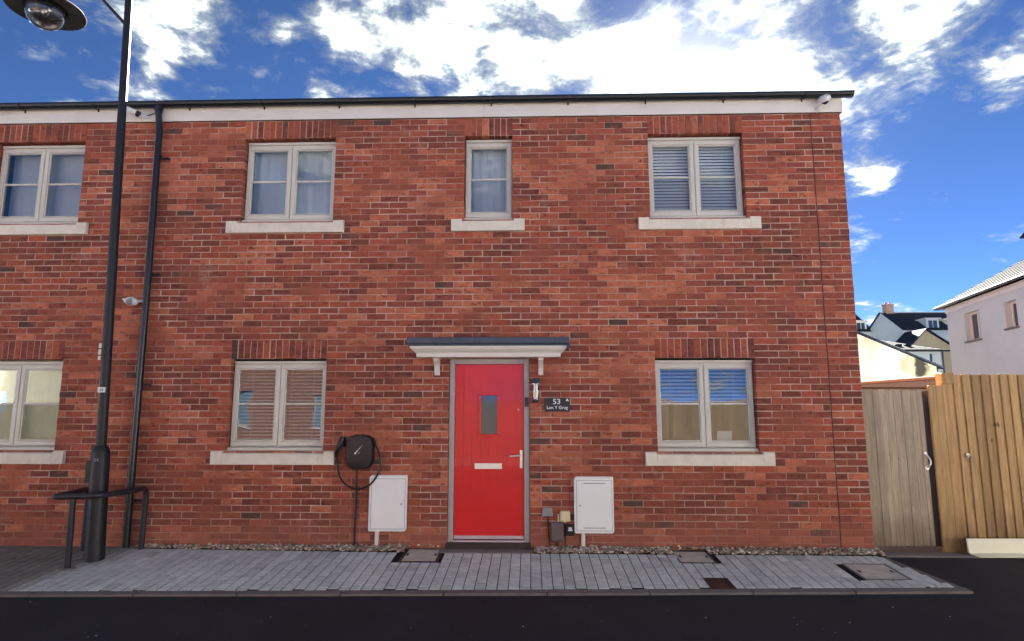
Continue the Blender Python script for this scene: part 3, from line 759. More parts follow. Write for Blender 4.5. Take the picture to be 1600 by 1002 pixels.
for i in range(n):
    a, b_ = dl+i*pw+(.0035 if i else 0), dl+(i+1)*pw-(.0035 if i < n-1 else 0)
    if b_ < gx0+.01 or a > gx1-.01: door.box(a, b_, yb, yb+.0065, zg0, zg1)
    else: door.box(a, b_, yb, yb+.0065, zg0, gz0+.01); door.box(a, b_, yb, yb+.0065, gz1-.01, zg1)
dob = door.build('door', 'red_door', house)
m = MB(); ring(m, gx0, gx1, gz0, gz1, yb-.016, yb+.004, .03); m.build('glazing_trim', 'red_door', dob, .006, seg=2)
MB().add([(gx0+.03, yb+.002, gz0+.03), (gx1-.03, yb+.002, gz0+.03), (gx1-.03, yb+.002, gz1-.03), (gx0+.03, yb+.002, gz1-.03)], [(0, 1, 2, 3)]).build('pane', 'dark_glass', dob)
MB().box(dl+.004, dr-.004, yb-.016, yb-.0004, .092, .128).build('weather_bar', 'threshold_metal', dob, .003)
m = MB(); m.box(-.633, -.325, yb-.014, yb-.0005, .852, .915); m.box(-.615, -.343, yb-.018, yb-.0142, .862, .905); m.build('letter_plate', 'chrome', dob, .004)
m = MB(); m.box(-.122, -.092, yb-.012, yb-.0005, .862, 1.062); m.tube([(-.107, yb-.01, 1.005), (-.107, yb-.045, 1.005), (-.125, yb-.052, 1.005), (-.235, yb-.05, .995)], .009, 10)
m.tube([(-.107, yb-.016, .91), (-.107, yb-.01, .91)], .011, 12); m.build('door_handle', 'chrome', dob, .004)
MB().tube([(-.135, yb-.006, 1.512), (-.135, yb+.001, 1.512)], .012, 12).build('spy_hole', 'steel', dob)
m = MB(); m.box(-.066, -.022, .018, .0345, 1.548, 1.655); m.box(-.058, -.03, .0165, .0178, 1.60, 1.63)
tag(m.build('door_bell', 'black_plastic', None, .003, at=(-.044, .03, 1.6)), 'black doorbell unit on the grey frame of the red door', 'doorbell')
for a, b_ in ((-1.0, -.49), (-.484, .02)):
    MB().box(a, b_, -.198, -.038, -.06, .003).build('step_slab', 'slab', pave, .004)

# porch canopy
can = MB(); cx0, cx1 = -1.352, .420; T = 2.215
steps = [(.30, T), (.30, T-.024), (.286, T-.026), (.284, T-.036), (.270, T-.052), (.252, T-.066), (.250, T-.072), (.238, T-.074), (.236, T-.118)]
# cornice swept round three sides: mitred profile
vs = []; fs = []
for o_, z in steps:
    xa, xb = cx0+(.30-o_)+.02, cx1-(.30-o_)-.02
    vs += [(xa, .004, z), (xa, -o_, z), (xb, -o_, z), (xb, .004, z)]
for i in range(len(steps)-1):
    for k in range(3): fs.append((i*4+k, i*4+k+1, (i+1)*4+k+1, (i+1)*4+k))
fs += [(0, 1, 2, 3), tuple((len(steps)-1)*4+k for k in (3, 2, 1, 0))]
can.add(vs, fs); cano = can.build('canopy', 'white_paint', house)
ld = MB(); ld.box(cx0-.01, cx1+.01, -.325, .003, T+.022, T+.095); ld.box(cx1-.02, cx1+.018, -.327, -.2, T-.03, T+.0215); ld.box(cx0+.0, cx1+.0, -.318, 0.003, T+.001, T+.0215)
ld.build('lead_roof', 'lead', cano, .006)
for xb in (-1.064, .119):
    bk = MB(); w = .028
    pr = [(.004, T-.118), (-.16, T-.118), (-.163, T-.15), (-.15, T-.158), (-.125, T-.175), (-.085, T-.20), (-.062, T-.235), (-.055, T-.27), (-.052, T-.275), (-.05, T-.31), (.004, T-.31)]
    bk.prism(pr, xb-w, xb+w); bk.box(xb-w-.006, xb+w+.006, -.17, .003, T-.131, T-.1185); bk.build('bracket', 'white_paint', cano, .003)

# ------------------------------------------------------------------ things fixed to the wall
def meter_box(x0, x1, z0, z1, hinge_right, label, slots):
    t = thing('meter_box', ((x0+x1)/2, -.02, z0), label, 'meter box', 'white meter boxes on the wall')
    c = .022
    m = MB(); m.prism([(x0, z0+.01), (x0+.01, z0), (x1-.02, z0), (x1, z0+.02), (x1, z1), (x0+c, z1), (x0, z1-c)], -.05, .003, 'y'); m.build('case', 'white_box', t, .006)
    d0, d1, e0, e1 = x0+.028, x1-.02, z0+.03, z1-.04
    m = MB(); ring(m, d0-.004, d1+.004, e0-.004, e1+.004, -.0508, -.04, .004); m.build('door_gap', 'grey_plastic', t)
    m = MB(); m.box(d0+.0015, d1-.0015, -.056, -.0502, e0+.0015, e1-.0015); dd = m.build('door', 'white_box', t, .003)
    lx = d0+.035 if hinge_right else d1-.035
    MB().tube([(lx, -.06, (e0+e1)/2), (lx, -.0555, (e0+e1)/2)], .009, 12).build('lock', 'steel', dd)
    if slots:
        for z in (e0+.03, e1-.03): MB().box(d0+.07, d1-.07, -.0572, -.0562, z-.004, z+.004).build('vent_slot', 'grey_plastic', dd)
        for z in (e0+.07, e1-.09): MB().box(d1+.002, d1+.014, -.058, -.0502, z, z+.05).build('hinge', 'white_box', dd, .002)
    MB().box(x0+.075, x0+.115, -.036, .002, -.02, z0-.0005).build('duct', 'white_paint', t, .004)
meter_box(-1.80, -1.378, .184, .79, False, 'plain white meter box on the wall beside the wall charger', False)
meter_box(.478, .91, .176, .78, True, 'white meter box with vent slots on the wall below the nameplate', True)

t = thing('wall_charger', (-1.915, 0, .85), 'black electric car charger with white bolt mark and hanging cable', 'car charger')
def sq(cx, cz, a, b_, y, n=40, e=3.4, taper=0.0):
    out = []
    for i in range(n):
        q = 2*math.pi*i/n; c_, s_ = math.cos(q), math.sin(q)
        xx = a*math.copysign(abs(c_)**(2/e), c_); z_ = b_*math.copysign(abs(s_)**(2/e), s_)
        out.append((cx+xx*(1-taper*z_/b_), y, cz+z_))
    return out
cx, cz = -1.915, 1.045
m = MB(); rings = [sq(cx, cz, .155, .188, .002), sq(cx, cz, .158, .192, -.04), sq(cx, cz, .155, .19, -.085), sq(cx, cz, .142, .182, -.105), sq(cx, cz, .10, .15, -.114), sq(cx, cz, .04, .06, -.116)]
vs = [p for r_ in rings for p in r_]; n = 40
m.add(vs, [(j*n+i, j*n+(i+1) % n, (j+1)*n+(i+1) % n, (j+1)*n+i) for j in range(len(rings)-1) for i in range(n)]+[tuple(range((len(rings)-1)*n, len(rings)*n))], True)
m.build('case', 'charger_body', t)
m = MB()
for pts in (((-.052, -.036), (.048, .064), (-.01, -.004), (-.034, -.04)), ((-.026, -.052), (.004, -.03), (.022, -.006), (-.004, -.034))):
    m.add([(cx+p[0], -.1185, cz+.02+p[1]) for p in pts]+[(cx+p[0], -.113, cz+.02+p[1]) for p in pts], [(0, 1, 2, 3), (7, 6, 5, 4), (0, 4, 5, 1), (1, 5, 6, 2), (2, 6, 7, 3), (3, 7, 4, 0)])
m.build('bolt_mark', 'white_letter', t)
m = MB(); m.tube([(-1.957, -.014, .87), (-1.953, -.014, .5), (-1.957, -.016, .2), (-1.955, -.016, -.01)], .011, 8); m.build('supply_cable', 'black_plastic', t)
pts = []
for i in range(33):
    q = rad(40-i*(220/32)); pts.append((cx-.012+.243*math.cos(q), -.045-.02*math.sin(i/32*math.pi), .925+.285*math.sin(q)+.0*i))
pts = [(cx+.145, -.05, 1.20)]+[p for p in pts if p[2] < 1.12 or p[0] > cx]
pts = [p for p in pts if not (p[0] < cx and p[2] > 1.0)]+[(-2.178, -.06, 1.0)]
m = MB(); m.tube(pts, .0105, 8); m.build('charging_cable', 'black_plastic', t)
m = MB(); m.box(-2.155, -2.095, -.07, .003, 1.10, 1.21); hol = m.build('holster', 'black_plastic', t, .012, seg=2)
m = MB(); m.tube([(-2.118, -.065, 1.20), (-2.135, -.085, 1.12), (-2.155, -.09, 1.08), (-2.178, -.075, 1.03), (-2.18, -.062, .985)], [.032, .033, .024, .021, .015], 10); m.build('plug_handle', 'black_plastic', t)

# service boxes right of the door
t = thing('service_box', (.184, 0, .35), 'small grey telecom box on the wall with a cable running down', 'utility box')
m = MB(); m.prism([(.122, .352), (.246, .352), (.236, .442), (.132, .442)], -.04, .003, 'y'); m.build('case', 'grey_plastic', t, .006)
m = MB(); m.tube([(.185, -.02, .36), (.192, -.014, .22), (.205, -.014, .05), (.207, -.02, -.01)], .007, 8); m.build('cable', 'black_plastic', t)
t = thing('service_box', (.29, 0, .083), 'brownish grey cable entry cover low on the wall by the gravel', 'utility box')
m = MB(); m.prism([(.003, .083), (-.035, .083), (-.05, .11), (-.05, .24), (-.03, .287), (.003, .287)], .222, .356); m.build('case', 'brown_grey_plastic', t, .006)
MB().tube([(.289, -.02, .084), (.289, -.02, -.02)], .012, 8).build('duct', 'black_plastic', t)
m = MB(); m.box(.296, .312, -.012, .003, .2875, .37); m.build('trunking', 'white_paint', t, .002)
t = thing('service_box', (.375, 0, .292), 'cream square junction box with lugged edges beside the meter box', 'utility box')
m = MB(); m.box(.323, .43, -.045, .003, .298, .408)
for k in range(4):
    m.box(.331+k*.026, .343+k*.026, -.03, .002, .4082, .416)
    m.box(.316, .3228, -.03, .002, .306+k*.026, .318+k*.026); m.box(.4302, .437, -.03, .002, .306+k*.026, .318+k*.026)
m.box(.362, .388, -.03, .002, .284, .2978); m.build('case', 'cream_plastic', t, .005)
m = MB(); m.box(.33, .423, -.0495, -.0455, .305, .401); m.build('lid', 'cream_plastic', t, .004)
MB().tube([(.375, -.012, .284), (.375, -.012, -.01)], .006, 8).build('cable', 'dark_step', t)
t = thing('key_safe', (.43, 0, .155), 'small black key safe on the wall beside the meter box', 'key safe')
m = MB(); m.prism([(.385, .16), (.395, .15), (.465, .15), (.475, .16), (.475, .26), (.462, .272), (.398, .272), (.385, .26)], -.05, .003, 'y'); m.build('case', 'black_plastic', t, .008)
m = MB(); m.box(.412, .448, -.0525, -.0502, .226, .24); m.box(.406, .454, -.0525, -.0502, .203, .219); m.build('dial_mark', 'white_letter', t, .001)
for k in range(3): MB().tube([(.402+k*.028, -.03, .143), (.402+k*.028, -.03, .1495)], .008, 8).build('button', 'grey_plastic', t)

# wall lantern
t = thing('wall_lantern', (.061, 0, 1.6), 'small black wall lantern with clear glass tube beside the red door', 'lantern')
m = MB(); m.box(.02, .102, -.115, .003, 1.81, 1.866); m.box(.054, .068, -.012, .003, 1.60, 1.81); m.build('cap', 'black_plastic', t, .006)
m = MB(); m.lathe([(.0, 1.598), (.034, 1.60), (.038, 1.615), (.038, 1.628), (.0, 1.628)], .061, -.065, 20); m.build('base_ring', 'gutter_black', t)
m = MB(); m.lathe([(.036, 1.629), (.036, 1.809)], .061, -.065, 24); m.build('glass_tube', 'lamp_glass', t)
m = MB(); m.lathe([(.0, 1.638), (.016, 1.642), (.027, 1.665), (.0325, 1.70), (.030, 1.73), (.016, 1.748), (.013, 1.80), (0, 1.80)], .061, -.065, 20); m.build('bulb', 'bulb', t)

# nameplate
def text_mesh(txt, size, x, z, y, m, parent, align='CENTER', name='lettering', width=None, bold=0.0):
    cu = bpy.data.curves.new('t', 'FONT'); cu.body = txt; cu.size = size; cu.align_x = align; cu.extrude = 0.0012; cu.offset = bold
    o = bpy.data.objects.new('t', cu); COL.objects.link(o); bpy.context.view_layer.update()
    dg = bpy.context.evaluated_depsgraph_get(); me = bpy.data.meshes.new_from_object(o.evaluated_get(dg)); bpy.data.objects.remove(o)
    xs_ = [v.co.x for v in me.vertices]; k = (width/(max(xs_)-min(xs_))) if width else 1.0
    for v in me.vertices: v.co = Vector((v.co.x*k, -v.co.z, v.co.y))
    me.materials.clear(); me.materials.append(MATS[m])
    r_ = bpy.data.objects.new(name, me); COL.objects.link(r_); r_.parent = parent; r_.location = Vector((x, y, z))-wloc(parent); return r_
t = thing('house_nameplate', (.303, 0, 1.494), 'dark slate nameplate reading 53 Lon Y Grug beside the lantern', 'nameplate')
MB().box(.162, .444, -.012, .002, 1.494, 1.648).build('plate', 'slate_plaque', t, .003)
text_mesh('53', .082, .298, 1.579, -.0135, 'white_letter', t, width=.082, bold=.001)
text_mesh('Lon Y Grug', .05, .303, 1.523, -.0135, 'white_letter', t, width=.235, bold=.0008)
m = MB()
for a in (90, 210, 330):
    c_, s_ = math.cos(rad(a)), math.sin(rad(a)); m.ellipsoid((.418+.009*c_, -.0125, 1.622+.009*s_), (.008, .002, .008), 10, 6)
m.build('heather_mark', 'white_letter', t)

# security cameras
t = thing('security_camera', (-4.75, -.03, 5.06), 'white bullet security camera on the fascia beside the downpipe', 'camera')
A, Bp = Vector((-4.90, -.15, 5.135)), Vector((-4.76, -.10, 5.085)); d = (Bp-A)
m = MB(); m.tube([A, A+d*.05, A+d*.78], [.034, .038, .037], 18); m.build('housing', 'white_plastic', t)
m = MB(); m.tube([A+d*.785, A+d*1.0], [.0365, .036], 18); m.build('lens_hood', 'black_plastic', t)
m = MB(); m.tube([A+d*.5+Vector((0, 0, -.03)), (-4.80, -.09, 5.06), (-4.735, -.06, 5.075), (-4.715, -.03, 5.09)], [.016, .014, .016, .02], 10); m.tube([(-4.71, -.036, 5.095), (-4.71, -.028, 5.095)], .036, 16); m.build('arm', 'white_plastic', t)
m = MB(); m.tube([(-4.70, -.04, 5.10), (-4.64, -.045, 5.115), (-4.57, -.05, 5.14)], .006, 6); m.build('cable', 'black_plastic', t)
t = thing('security_camera', (3.49, -.03, 5.07), 'white dome security camera on the fascia at the roof corner', 'camera')
m = MB(); Mr = Matrix.Rotation(rad(-25), 3, 'Y') @ Matrix.Rotation(rad(25), 3, 'X')
m.lathe([(.0, .055), (.04, .05), (.068, .03), (.072, 0), (.064, -.018), (.04, -.026)], 0, 0, 22, Mr)
m.v = [(p[0]+3.495, p[1]-.10, p[2]+5.15) for p in m.v]; m.build('housing', 'white_plastic', t)
m = MB(); m.ellipsoid((3.495, -.112, 5.128), (.042, .042, .042), 16, 10); m.build('lens_ball', 'black_plastic', t)
m = MB(); m.tube([(3.49, -.09, 5.12), (3.455, -.06, 5.07), (3.44, -.03, 5.062)], [.022, .018, .03], 12); m.build('arm', 'white_plastic', t)
t = thing('security_sensor', (-4.67, -.03, 2.74), 'white shell shaped outdoor sensor on the wall beside the downpipe', 'sensor')
m = MB(); Mr = Matrix.Rotation(rad(12), 3, 'Y'); m.ellipsoid((-4.675, -.07, 2.772), (.078, .06, .052), 18, 12, Mr); m.tube([(-4.73, -.08, 2.78), (-4.775, -.085, 2.80)], [.034, .006], 12); m.build('shell', 'white_plastic', t)
m = MB(); m.ellipsoid((-4.67, -.105, 2.765), (.042, .036, .04), 14, 8); m.build('lens_cover', 'grey_plastic', t)
m = MB(); m.tube([(-4.62, -.05, 2.775), (-4.575, -.04, 2.78), (-4.565, -.02, 2.78)], [.014, .018, .02], 10); m.tube([(-4.675, -.05, 2.772), (-4.675, .002, 2.772)], .03, 12); m.build('bracket', 'white_plastic', t)

# ------------------------------------------------------------------ street lamp and its guard rail
LB = Vector((-4.535, -.506, -.05))
def lp(z): return (-4.535-.0312*(z+.02), -.506, z)
t = thing('street_lamp', LB, 'tall black street lamp with wide saucer head standing on the block pavement', 'street lamp')
m = MB(); m.tube([lp(-.1), lp(1.06), lp(1.10), lp(1.14)], [.096, .088, .082, .052], 24); m.build('base', 'post_black', t)
m = MB(); m.tube([lp(1.14), lp(4.6), lp(4.61), lp(7.0)], [.050, .045, .044, .040], 20); m.build('pole', 'post_black', t)
m = MB(); m.box(-4.665, -4.60, -.577, -.5755, .76, .99); m.build('access_door', 'post_black', t, .002)
hx, hy, hz = -5.72, -.52, 6.2
m = MB(); a = lp(6.72); m.tube([a, (-5.2, -.51, 6.74), (hx, hy, 6.74)], .026, 12); m.tube([(hx, hy, 6.76), (hx, hy, 6.42)], .03, 12); m.build('arm', 'post_black', t)
m = MB(); m.tube([lp(5.98), (-5.42, -.513, 6.73)], .020, 12); m.build('brace', 'post_black', t)
m = MB(); m.lathe([(.05, 6.44), (.12, 6.40), (.2, 6.30), (.395, 6.222), (.405, 6.205), (.40, 6.198), (.22, 6.225), (.215, 6.30), (.1, 6.34), (0, 6.34)], hx, hy, 44); m.build('lamp_shade', 'disc_grey', t)
m = MB(); m.lathe([(.205, 6.215), (.205, 6.17), (.19, 6.10), (.15, 6.03), (.085, 5.985), (0, 5.97)], hx, hy, 36); m.build('globe', 'lamp_glass', t)
m = MB(); m.ellipsoid((hx, hy, 6.22), (.05, .05, .10), 14, 10); m.lathe([(.16, 6.25), (.19, 6.2), (.17, 6.19), (.06, 6.26)], hx, hy, 24); m.build('lamp_unit', 'steel', t)
m = MB(); x_, y_, _ = lp(1.73); m.box(x_-.04, x_+.044, y_-.054, y_-.050, 1.70, 1.755); tgo = m.build('number_tag', 'white_plastic', t)
text_mesh('54', .04, x_+.004, 1.714, y_-.0555, 'black_plastic', tgo)
m = MB(); x_, y_, _ = lp(2.12); m.box(x_-.075, x_-.047, y_-.03, y_-.026, 2.05, 2.23); m.build('side_plate', 'white_paint', t)
for z in (2.10, 2.17):
    m = MB(); x_, y_, _ = lp(z); m.tube([(x_-.075, y_-.035, z), (x_, y_-.056, z), (x_+.058, y_, z)], .006, 6); m.build('strap', 'black_plastic', t)
text_mesh('54', .05, -4.545, .98, -.598, 'grey_plastic', t)

t = thing('guard_rail', (-4.6, -.4, 0), 'dark grey tubular guard rail bent round the foot of the street lamp', 'guard rail')
def fillet(P, r_, n=6):
    P = [Vector(p) for p in P]; out = [P[0]]
    for a, b_, c in zip(P[:-2], P[1:-1], P[2:]):
        u = (a-b_).normalized(); v = (c-b_).normalized(); k = min(r_, (a-b_).length*.48, (c-b_).length*.48)
        p, q = b_+u*k, b_+v*k
        for i in range(n+1):
            s_ = i/n; out.append(p*(1-s_)**2+b_*2*s_*(1-s_)+q*s_**2)
    out.append(P[-1]); return out
Z = .655
m = MB(); m.tube(fillet([(-4.29, -.12, -.05), (-4.28, -.12, Z), (-4.26, -.38, Z), (-4.40, -.77, Z), (-4.62, -.80, Z), (-4.77, -.86, Z), (-4.81, -.50, Z), (-4.88, -.20, Z), (-4.88, -.20, -.05)], .10), .030, 16); m.build('rail', 'barrier_paint', t)
m = MB(); m.tube([(-4.61, -.79, Z-.01), (-4.61, -.775, pav_z(-.775)-.03)], .029, 14); m.build('leg', 'barrier_paint', t)
m = MB(); m.lathe([(0.085, pav_z(-.775)-.01), (.08, pav_z(-.775)+.004), (0, pav_z(-.775)+.008)], -4.61, -.775, 16); m.build('mortar_collar', 'slab', t)

# ------------------------------------------------------------------ gate and fences
def board(name, m, parent, x0, x1, z0, z1, y0, y1, tone, taper=0.0):
    b = MB(); b.add([(x0, y0, z0), (x1, y0+taper, z0), (x1, y1, z0), (x0, y1, z0), (x0, y0, z1), (x1, y0+taper, z1), (x1, y1, z1), (x0, y1, z1)],
          [(0, 3, 2, 1), (4, 5, 6, 7), (0, 1, 5, 4), (1, 2, 6, 5), (2, 3, 7, 6), (3, 0, 4, 7)])
    o = b.build(name, m, parent, .005); o.color = tone; return o
def tone(c, k=0.12):
    f = R.uniform(1-k, 1+k); return (c[0]*f, c[1]*f*R.uniform(.97, 1.03), c[2]*f, 1)
GATE = S(176, 160, 138)[:3]; FEN = S(182, 148, 104)[:3]
t = thing('garden_gate', (4.1, .05, 0), 'weathered pale wooden board gate with a curved metal pull between house and fence', 'gate')
gx = [3.775, 3.85, 3.925, 3.985, 4.075, 4.17, 4.265, 4.345, 4.40]
for a, b_ in zip(gx[:-1], gx[1:]): board('board', 'gate_wood', t, a-.0004, b_+.0004, .045+R.uniform(-.004, .004), 1.735+R.uniform(-.004, .004), .045+R.uniform(-.006, .005), .066, tone(GATE, .2))
for z in (.25, .9, 1.55): board('ledge', 'gate_wood', t, 3.785, 4.40, z, z+.095, .0675, .10, tone(GATE))
o = board('closing_stile', 'gate_wood', t, 4.403, 4.545, .04, 1.72, .067, .105, (*S(92, 86, 86)[:3], 1))
m = MB(); m.tube(fillet([(4.375, .044, 1.03), (4.38, .0, 1.0), (4.40, -.005, .95), (4.385, .0, .90), (4.378, .044, .885)], .03), [.009]*23, 8); m.tube([(4.375, .045, 1.035), (4.375, .038, 1.035)], .018, 10); m.tube([(4.378, .045, .88), (4.378, .036, .88)], .022, 12); m.build('pull_handle', 'chrome', t)
t = thing('gate_post', (3.745, .06, 0), 'slim wooden hinge post of the gate against the brick corner', 'post')
board('post', 'gate_wood', t, 3.722, 3.77, -.05, 1.74, .03, .10, tone(GATE))
t = thing('gate_header', (4.1, .1, 1.75), 'thin wooden rail lying along the top of the pale gate', 'rail')
board('rail', 'rail_wood', t, 3.722, 4.60, 1.745, 1.77, .04, .11, (.3, .2, .12, 1))
t = thing('garden_fence', (6.0, 0, 0), 'tall warm brown featheredge fence facing the road right of the gate', 'fence', None)
board('post_cover', 'fence_wood', t, 4.449, 4.598, -.03, 1.785, .0, .03, tone(FEN))
x = 4.60; first = True
while x < 9.2:
    w = .132 if first else R.uniform(.098, .106)
    board('board', 'fence_wood', t, x, x+w+.018, .0 if x > 4.75 else -.03, (1.795 if first else 1.905)+R.uniform(-.004, .004), .004, .032, tone(FEN, .2), .02); x += w; first = False
for z in (.3, 1.0, 1.65): board('rail', 'rail_wood', t, 4.55, 9.2, z, z+.08, .0335, .08, (.3, .2, .12, 1))
for x_ in (4.66, 7.0, 9.1): board('post', 'fence_wood', t, x_-.05, x_+.05, -.05, 1.925 if x_ < 5 else 1.88, .0335 if x_ > 5 else .0345, .125, tone(FEN))
board('post_block', 'fence_wood', t, 4.602, 4.738, 1.80, 1.922, -.006, .032, tone(FEN))
m = MB(); m.tube([(4.80, -.012, 1.02), (4.80, .004, 1.02)], .022, 14); m.tube([(4.806+.03*math.cos(q*.5236), -.02, .985+.032*math.sin(q*.5236)) for q in range(12)], .005, 8, closed=True); m.build('ring_latch', 'steel', t)
t = thing('garden_fence', (4.73, 3, 0), 'brown boarded fence running back behind the gate, sunlit along its top', 'fence', None)
y = .14
while y < 7.5:
    b = MB(); w = .12; b.box(4.70+R.uniform(0, .002), 4.722, y-.0004, y+w, -.02, 1.86); o = b.build('board', 'fence_wood', t, .002); o.color = tone(S(84, 62, 47), .14); y += w
board('capping', 'rail_wood', t, 4.66, 4.76, 1.861, 1.90, .14, 7.5, (.4, .3, .2, 1))
MB().box(4.66, 4.699, .14, 7.5, 1.70, 1.855).build('rail', 'dark_step', t, .003)
MB().box(3.74, 9.2, -.17, -.015, -.12, -.004).build('fence_footing', 'kerb_concrete', None, .008)
struct(bpy.data.objects['fence_footing'])
t = thing('edging_board', (5.1, -.15, 0), 'pale cream folded board lying at the foot of the brown fence', 'board')
m = MB(); m.add([(4.635, -.12, .012), (5.9, -.12, .03), (5.9, -.10, .165), (4.632, -.10, .158), (4.635, -.09, .012), (5.9, -.09, .03), (5.9, -.085, .165), (4.632, -.085, .158)],
      [(0, 1, 2, 3), (7, 6, 5, 4), (0, 4, 5, 1), (1, 5, 6, 2), (2, 6, 7, 3), (3, 7, 4, 0)]); m.build('panel', 'cream_board', t, .003)
m = MB(); m.add([(4.64, -.121, .012), (5.9, -.121, .03), (5.9, -.20, .012), (4.69, -.20, -.002), (4.64, -.121, .003), (5.9, -.121, .02), (5.9, -.20, .003), (4.69, -.20, -.012)],
      [(0, 3, 2, 1), (4, 5, 6, 7), (0, 1, 5, 4), (1, 2, 6, 5), (2, 3, 7, 6), (3, 0, 4, 7)]); m.build('flange', 'cream_board', t)

# ------------------------------------------------------------------ houses beyond the fence
def quad(m, *p): m.add(p, [(0, 1, 2, 3)])
def wall_with_windows(h, A, B, z0, z1, wins, m_wall, depth=.14, frame='white_paint'):
    """vertical wall from A to B (plan points), windows (s0,s1,za,zb) along it as real openings with frames and panes"""
    A = Vector((*A, 0)); B = Vector((*B, 0)); u = (B-A).normalized(); L = (B-A).length; n_in = Vector((-u.y, u.x, 0))
    if (A+n_in-Vector((0, -7, 0))).length < (A-Vector((0, -7, 0))).length: n_in = -n_in
    P = lambda s_, z, d=0.0: tuple(A+u*s_+n_in*d+Vector((0, 0, z)))
    ss = sorted(set([0, L]+[w[i] for w in wins for i in (0, 1)])); zs = sorted(set([z0, z1]+[w[i] for w in wins for i in (2, 3)]))
    m = MB()
    for a, b_ in zip(ss[:-1], ss[1:]):
        for c, d in zip(zs[:-1], zs[1:]):
            if any(w[0] < (a+b_)/2 < w[1] and w[2] < (c+d)/2 < w[3] for w in wins): continue
            quad(m, P(a, c), P(b_, c), P(b_, d), P(a, d))
    for w in wins:
        a, b_, c, d = w
        for (s0, za), (s1, zb) in (((a, c), (b_, c)), ((b_, c), (b_, d)), ((b_, d), (a, d)), ((a, d), (a, c))):
            quad(m, P(s0, za), P(s1, zb), P(s1, zb, depth+.1), P(s0, za, depth+.1))
    m.build('wall', m_wall, h)
    for w in wins:
        a, b_, c, d = w; fm = MB(); t_ = .06; mid = (a+b_)/2
        def bar(s0, s1, za, zb): 
            vs = [P(s0, za, depth), P(s1, za, depth), P(s1, za, depth+.06), P(s0, za, depth+.06), P(s0, zb, depth), P(s1, zb, depth), P(s1, zb, depth+.06), P(s0, zb, depth+.06)]
            fm.add(vs, [(0, 3, 2, 1), (4, 5, 6, 7), (0, 1, 5, 4), (1, 2, 6, 5), (2, 3, 7, 6), (3, 0, 4, 7)])
        bar(a, b_, c, c+t_); bar(a, b_, d-t_, d); bar(a, a+t_, c+t_, d-t_); bar(b_-t_, b_, c+t_, d-t_)
        if b_-a > .7: bar(mid-t_*.6, mid+t_*.6, c+t_, d-t_)
        wo_ = fm.build('window', frame, h)
        pm = MB(); quad(pm, P(a, c, depth+.03), P(b_, c, depth+.03), P(b_, d, depth+.03), P(a, d, depth+.03)); pm.build('pane', 'dark_glass', wo_)
        sm = MB(); vs = [P(a-.05, c-.06, -.06), P(b_+.05, c-.06, -.06), P(b_+.05, c-.06, depth), P(a-.05, c-.06, depth), P(a-.05, c-.004, -.06), P(b_+.05, c-.004, -.06), P(b_+.05, c-.004, depth), P(a-.05, c-.004, depth)]
        sm.add(vs, [(0, 3, 2, 1), (4, 5, 6, 7), (0, 1, 5, 4), (1, 2, 6, 5), (2, 3, 7, 6), (3, 0, 4, 7)]); sm.build('sill', 'kerb_concrete', wo_)
    return P
GZ = -.05
# grey rendered house standing end-on beyond the fence
t = thing('rendered_house', (15, 13, 0), 'pale grey rendered house with slate roof rising beyond the brown fence', 'house')
A = Vector((15.604, 16.081)); u = Vector((-.23386, -.97227)); nn = Vector((.97227, -.23386))
Bq = A+u*9.5
wall_with_windows(t, A, Bq, GZ, 5.2, [(1.42, 2.52, 3.80, 4.78), (4.18, 4.86, 3.92, 4.72), (1.4, 2.5, 1.0, 2.1), (6.6, 7.7, 3.80, 4.78)], 'render_white', .18)
C_, D_ = A+nn*7.0, Bq+nn*7.0
m = MB()
for p, q in ((A, C_), (Bq, D_), (C_, D_)): quad(m, (p.x, p.y, GZ), (q.x, q.y, GZ), (q.x, q.y, 5.2), (p.x, p.y, 5.2))
m.build('wall', 'render_white', t)
e = .28; A2, B2, C2, D2 = A-u*e-nn*e, Bq+u*e-nn*e, C_-u*e+nn*e, D_+u*e+nn*e
r1 = (A2+C2)/2+u*3.0; r2 = (B2+D2)/2-u*3.0; rz = 5.2+2.35
m = MB(); rows = 16
def roof_slope(m, p0, p1, q1, q0, z0, z1, rows):
    for i in range(rows):                                        # lapped slate courses
        a, b_ = i/rows, (i+1)/rows
        P0, P1 = p0.lerp(q0, a), p1.lerp(q1, a); Q0, Q1 = p0.lerp(q0, b_), p1.lerp(q1, b_)
        za, zb = z0+(z1-z0)*a, z0+(z1-z0)*b_
        quad(m, (P0.x, P0.y, za+.03), (P1.x, P1.y, za+.03), (Q1.x, Q1.y, zb), (Q0.x, Q0.y, zb))
        quad(m, (P0.x, P0.y, za), (P1.x, P1.y, za), (P1.x, P1.y, za+.03), (P0.x, P0.y, za+.03))
roof_slope(m, A2, B2, r2, r1, 5.24, rz, rows); roof_slope(m, D2, C2, r1, r2, 5.24, rz, rows); roof_slope(m, C2, A2, r1, r1, 5.24, rz, rows); roof_slope(m, B2, D2, r2, r2, 5.24, rz, rows)
m.build('roof', 'slate_roof', t)
m = MB()
for p, q in ((A2, B2), (A2, C2), (B2, D2)):
    d_ = (q-p).normalized(); m.tube([(p.x, p.y, 5.22), (q.x, q.y, 5.22)], .06, 8)
m.build('gutter', 'gutter_black', t)
m = MB()
for p, q in ((A-nn*.03-u*.03, Bq-nn*.03+u*.03), (A-nn*.03-u*.03, C_+nn*.03-u*.03)): quad(m, (p.x, p.y, 5.0), (q.x, q.y, 5.0), (q.x, q.y, 5.2), (p.x, p.y, 5.2))
m.build('eaves_board', 'fascia_paint', t)
dm = A2+u*6.2+nn*1.2                                             # small dormer on the slope
m = MB(); m.box(dm.x-.5, dm.x+1.5, dm.y-.6, dm.y+.6, 5.5, 6.5); m.build('dormer', 'render_white', t)
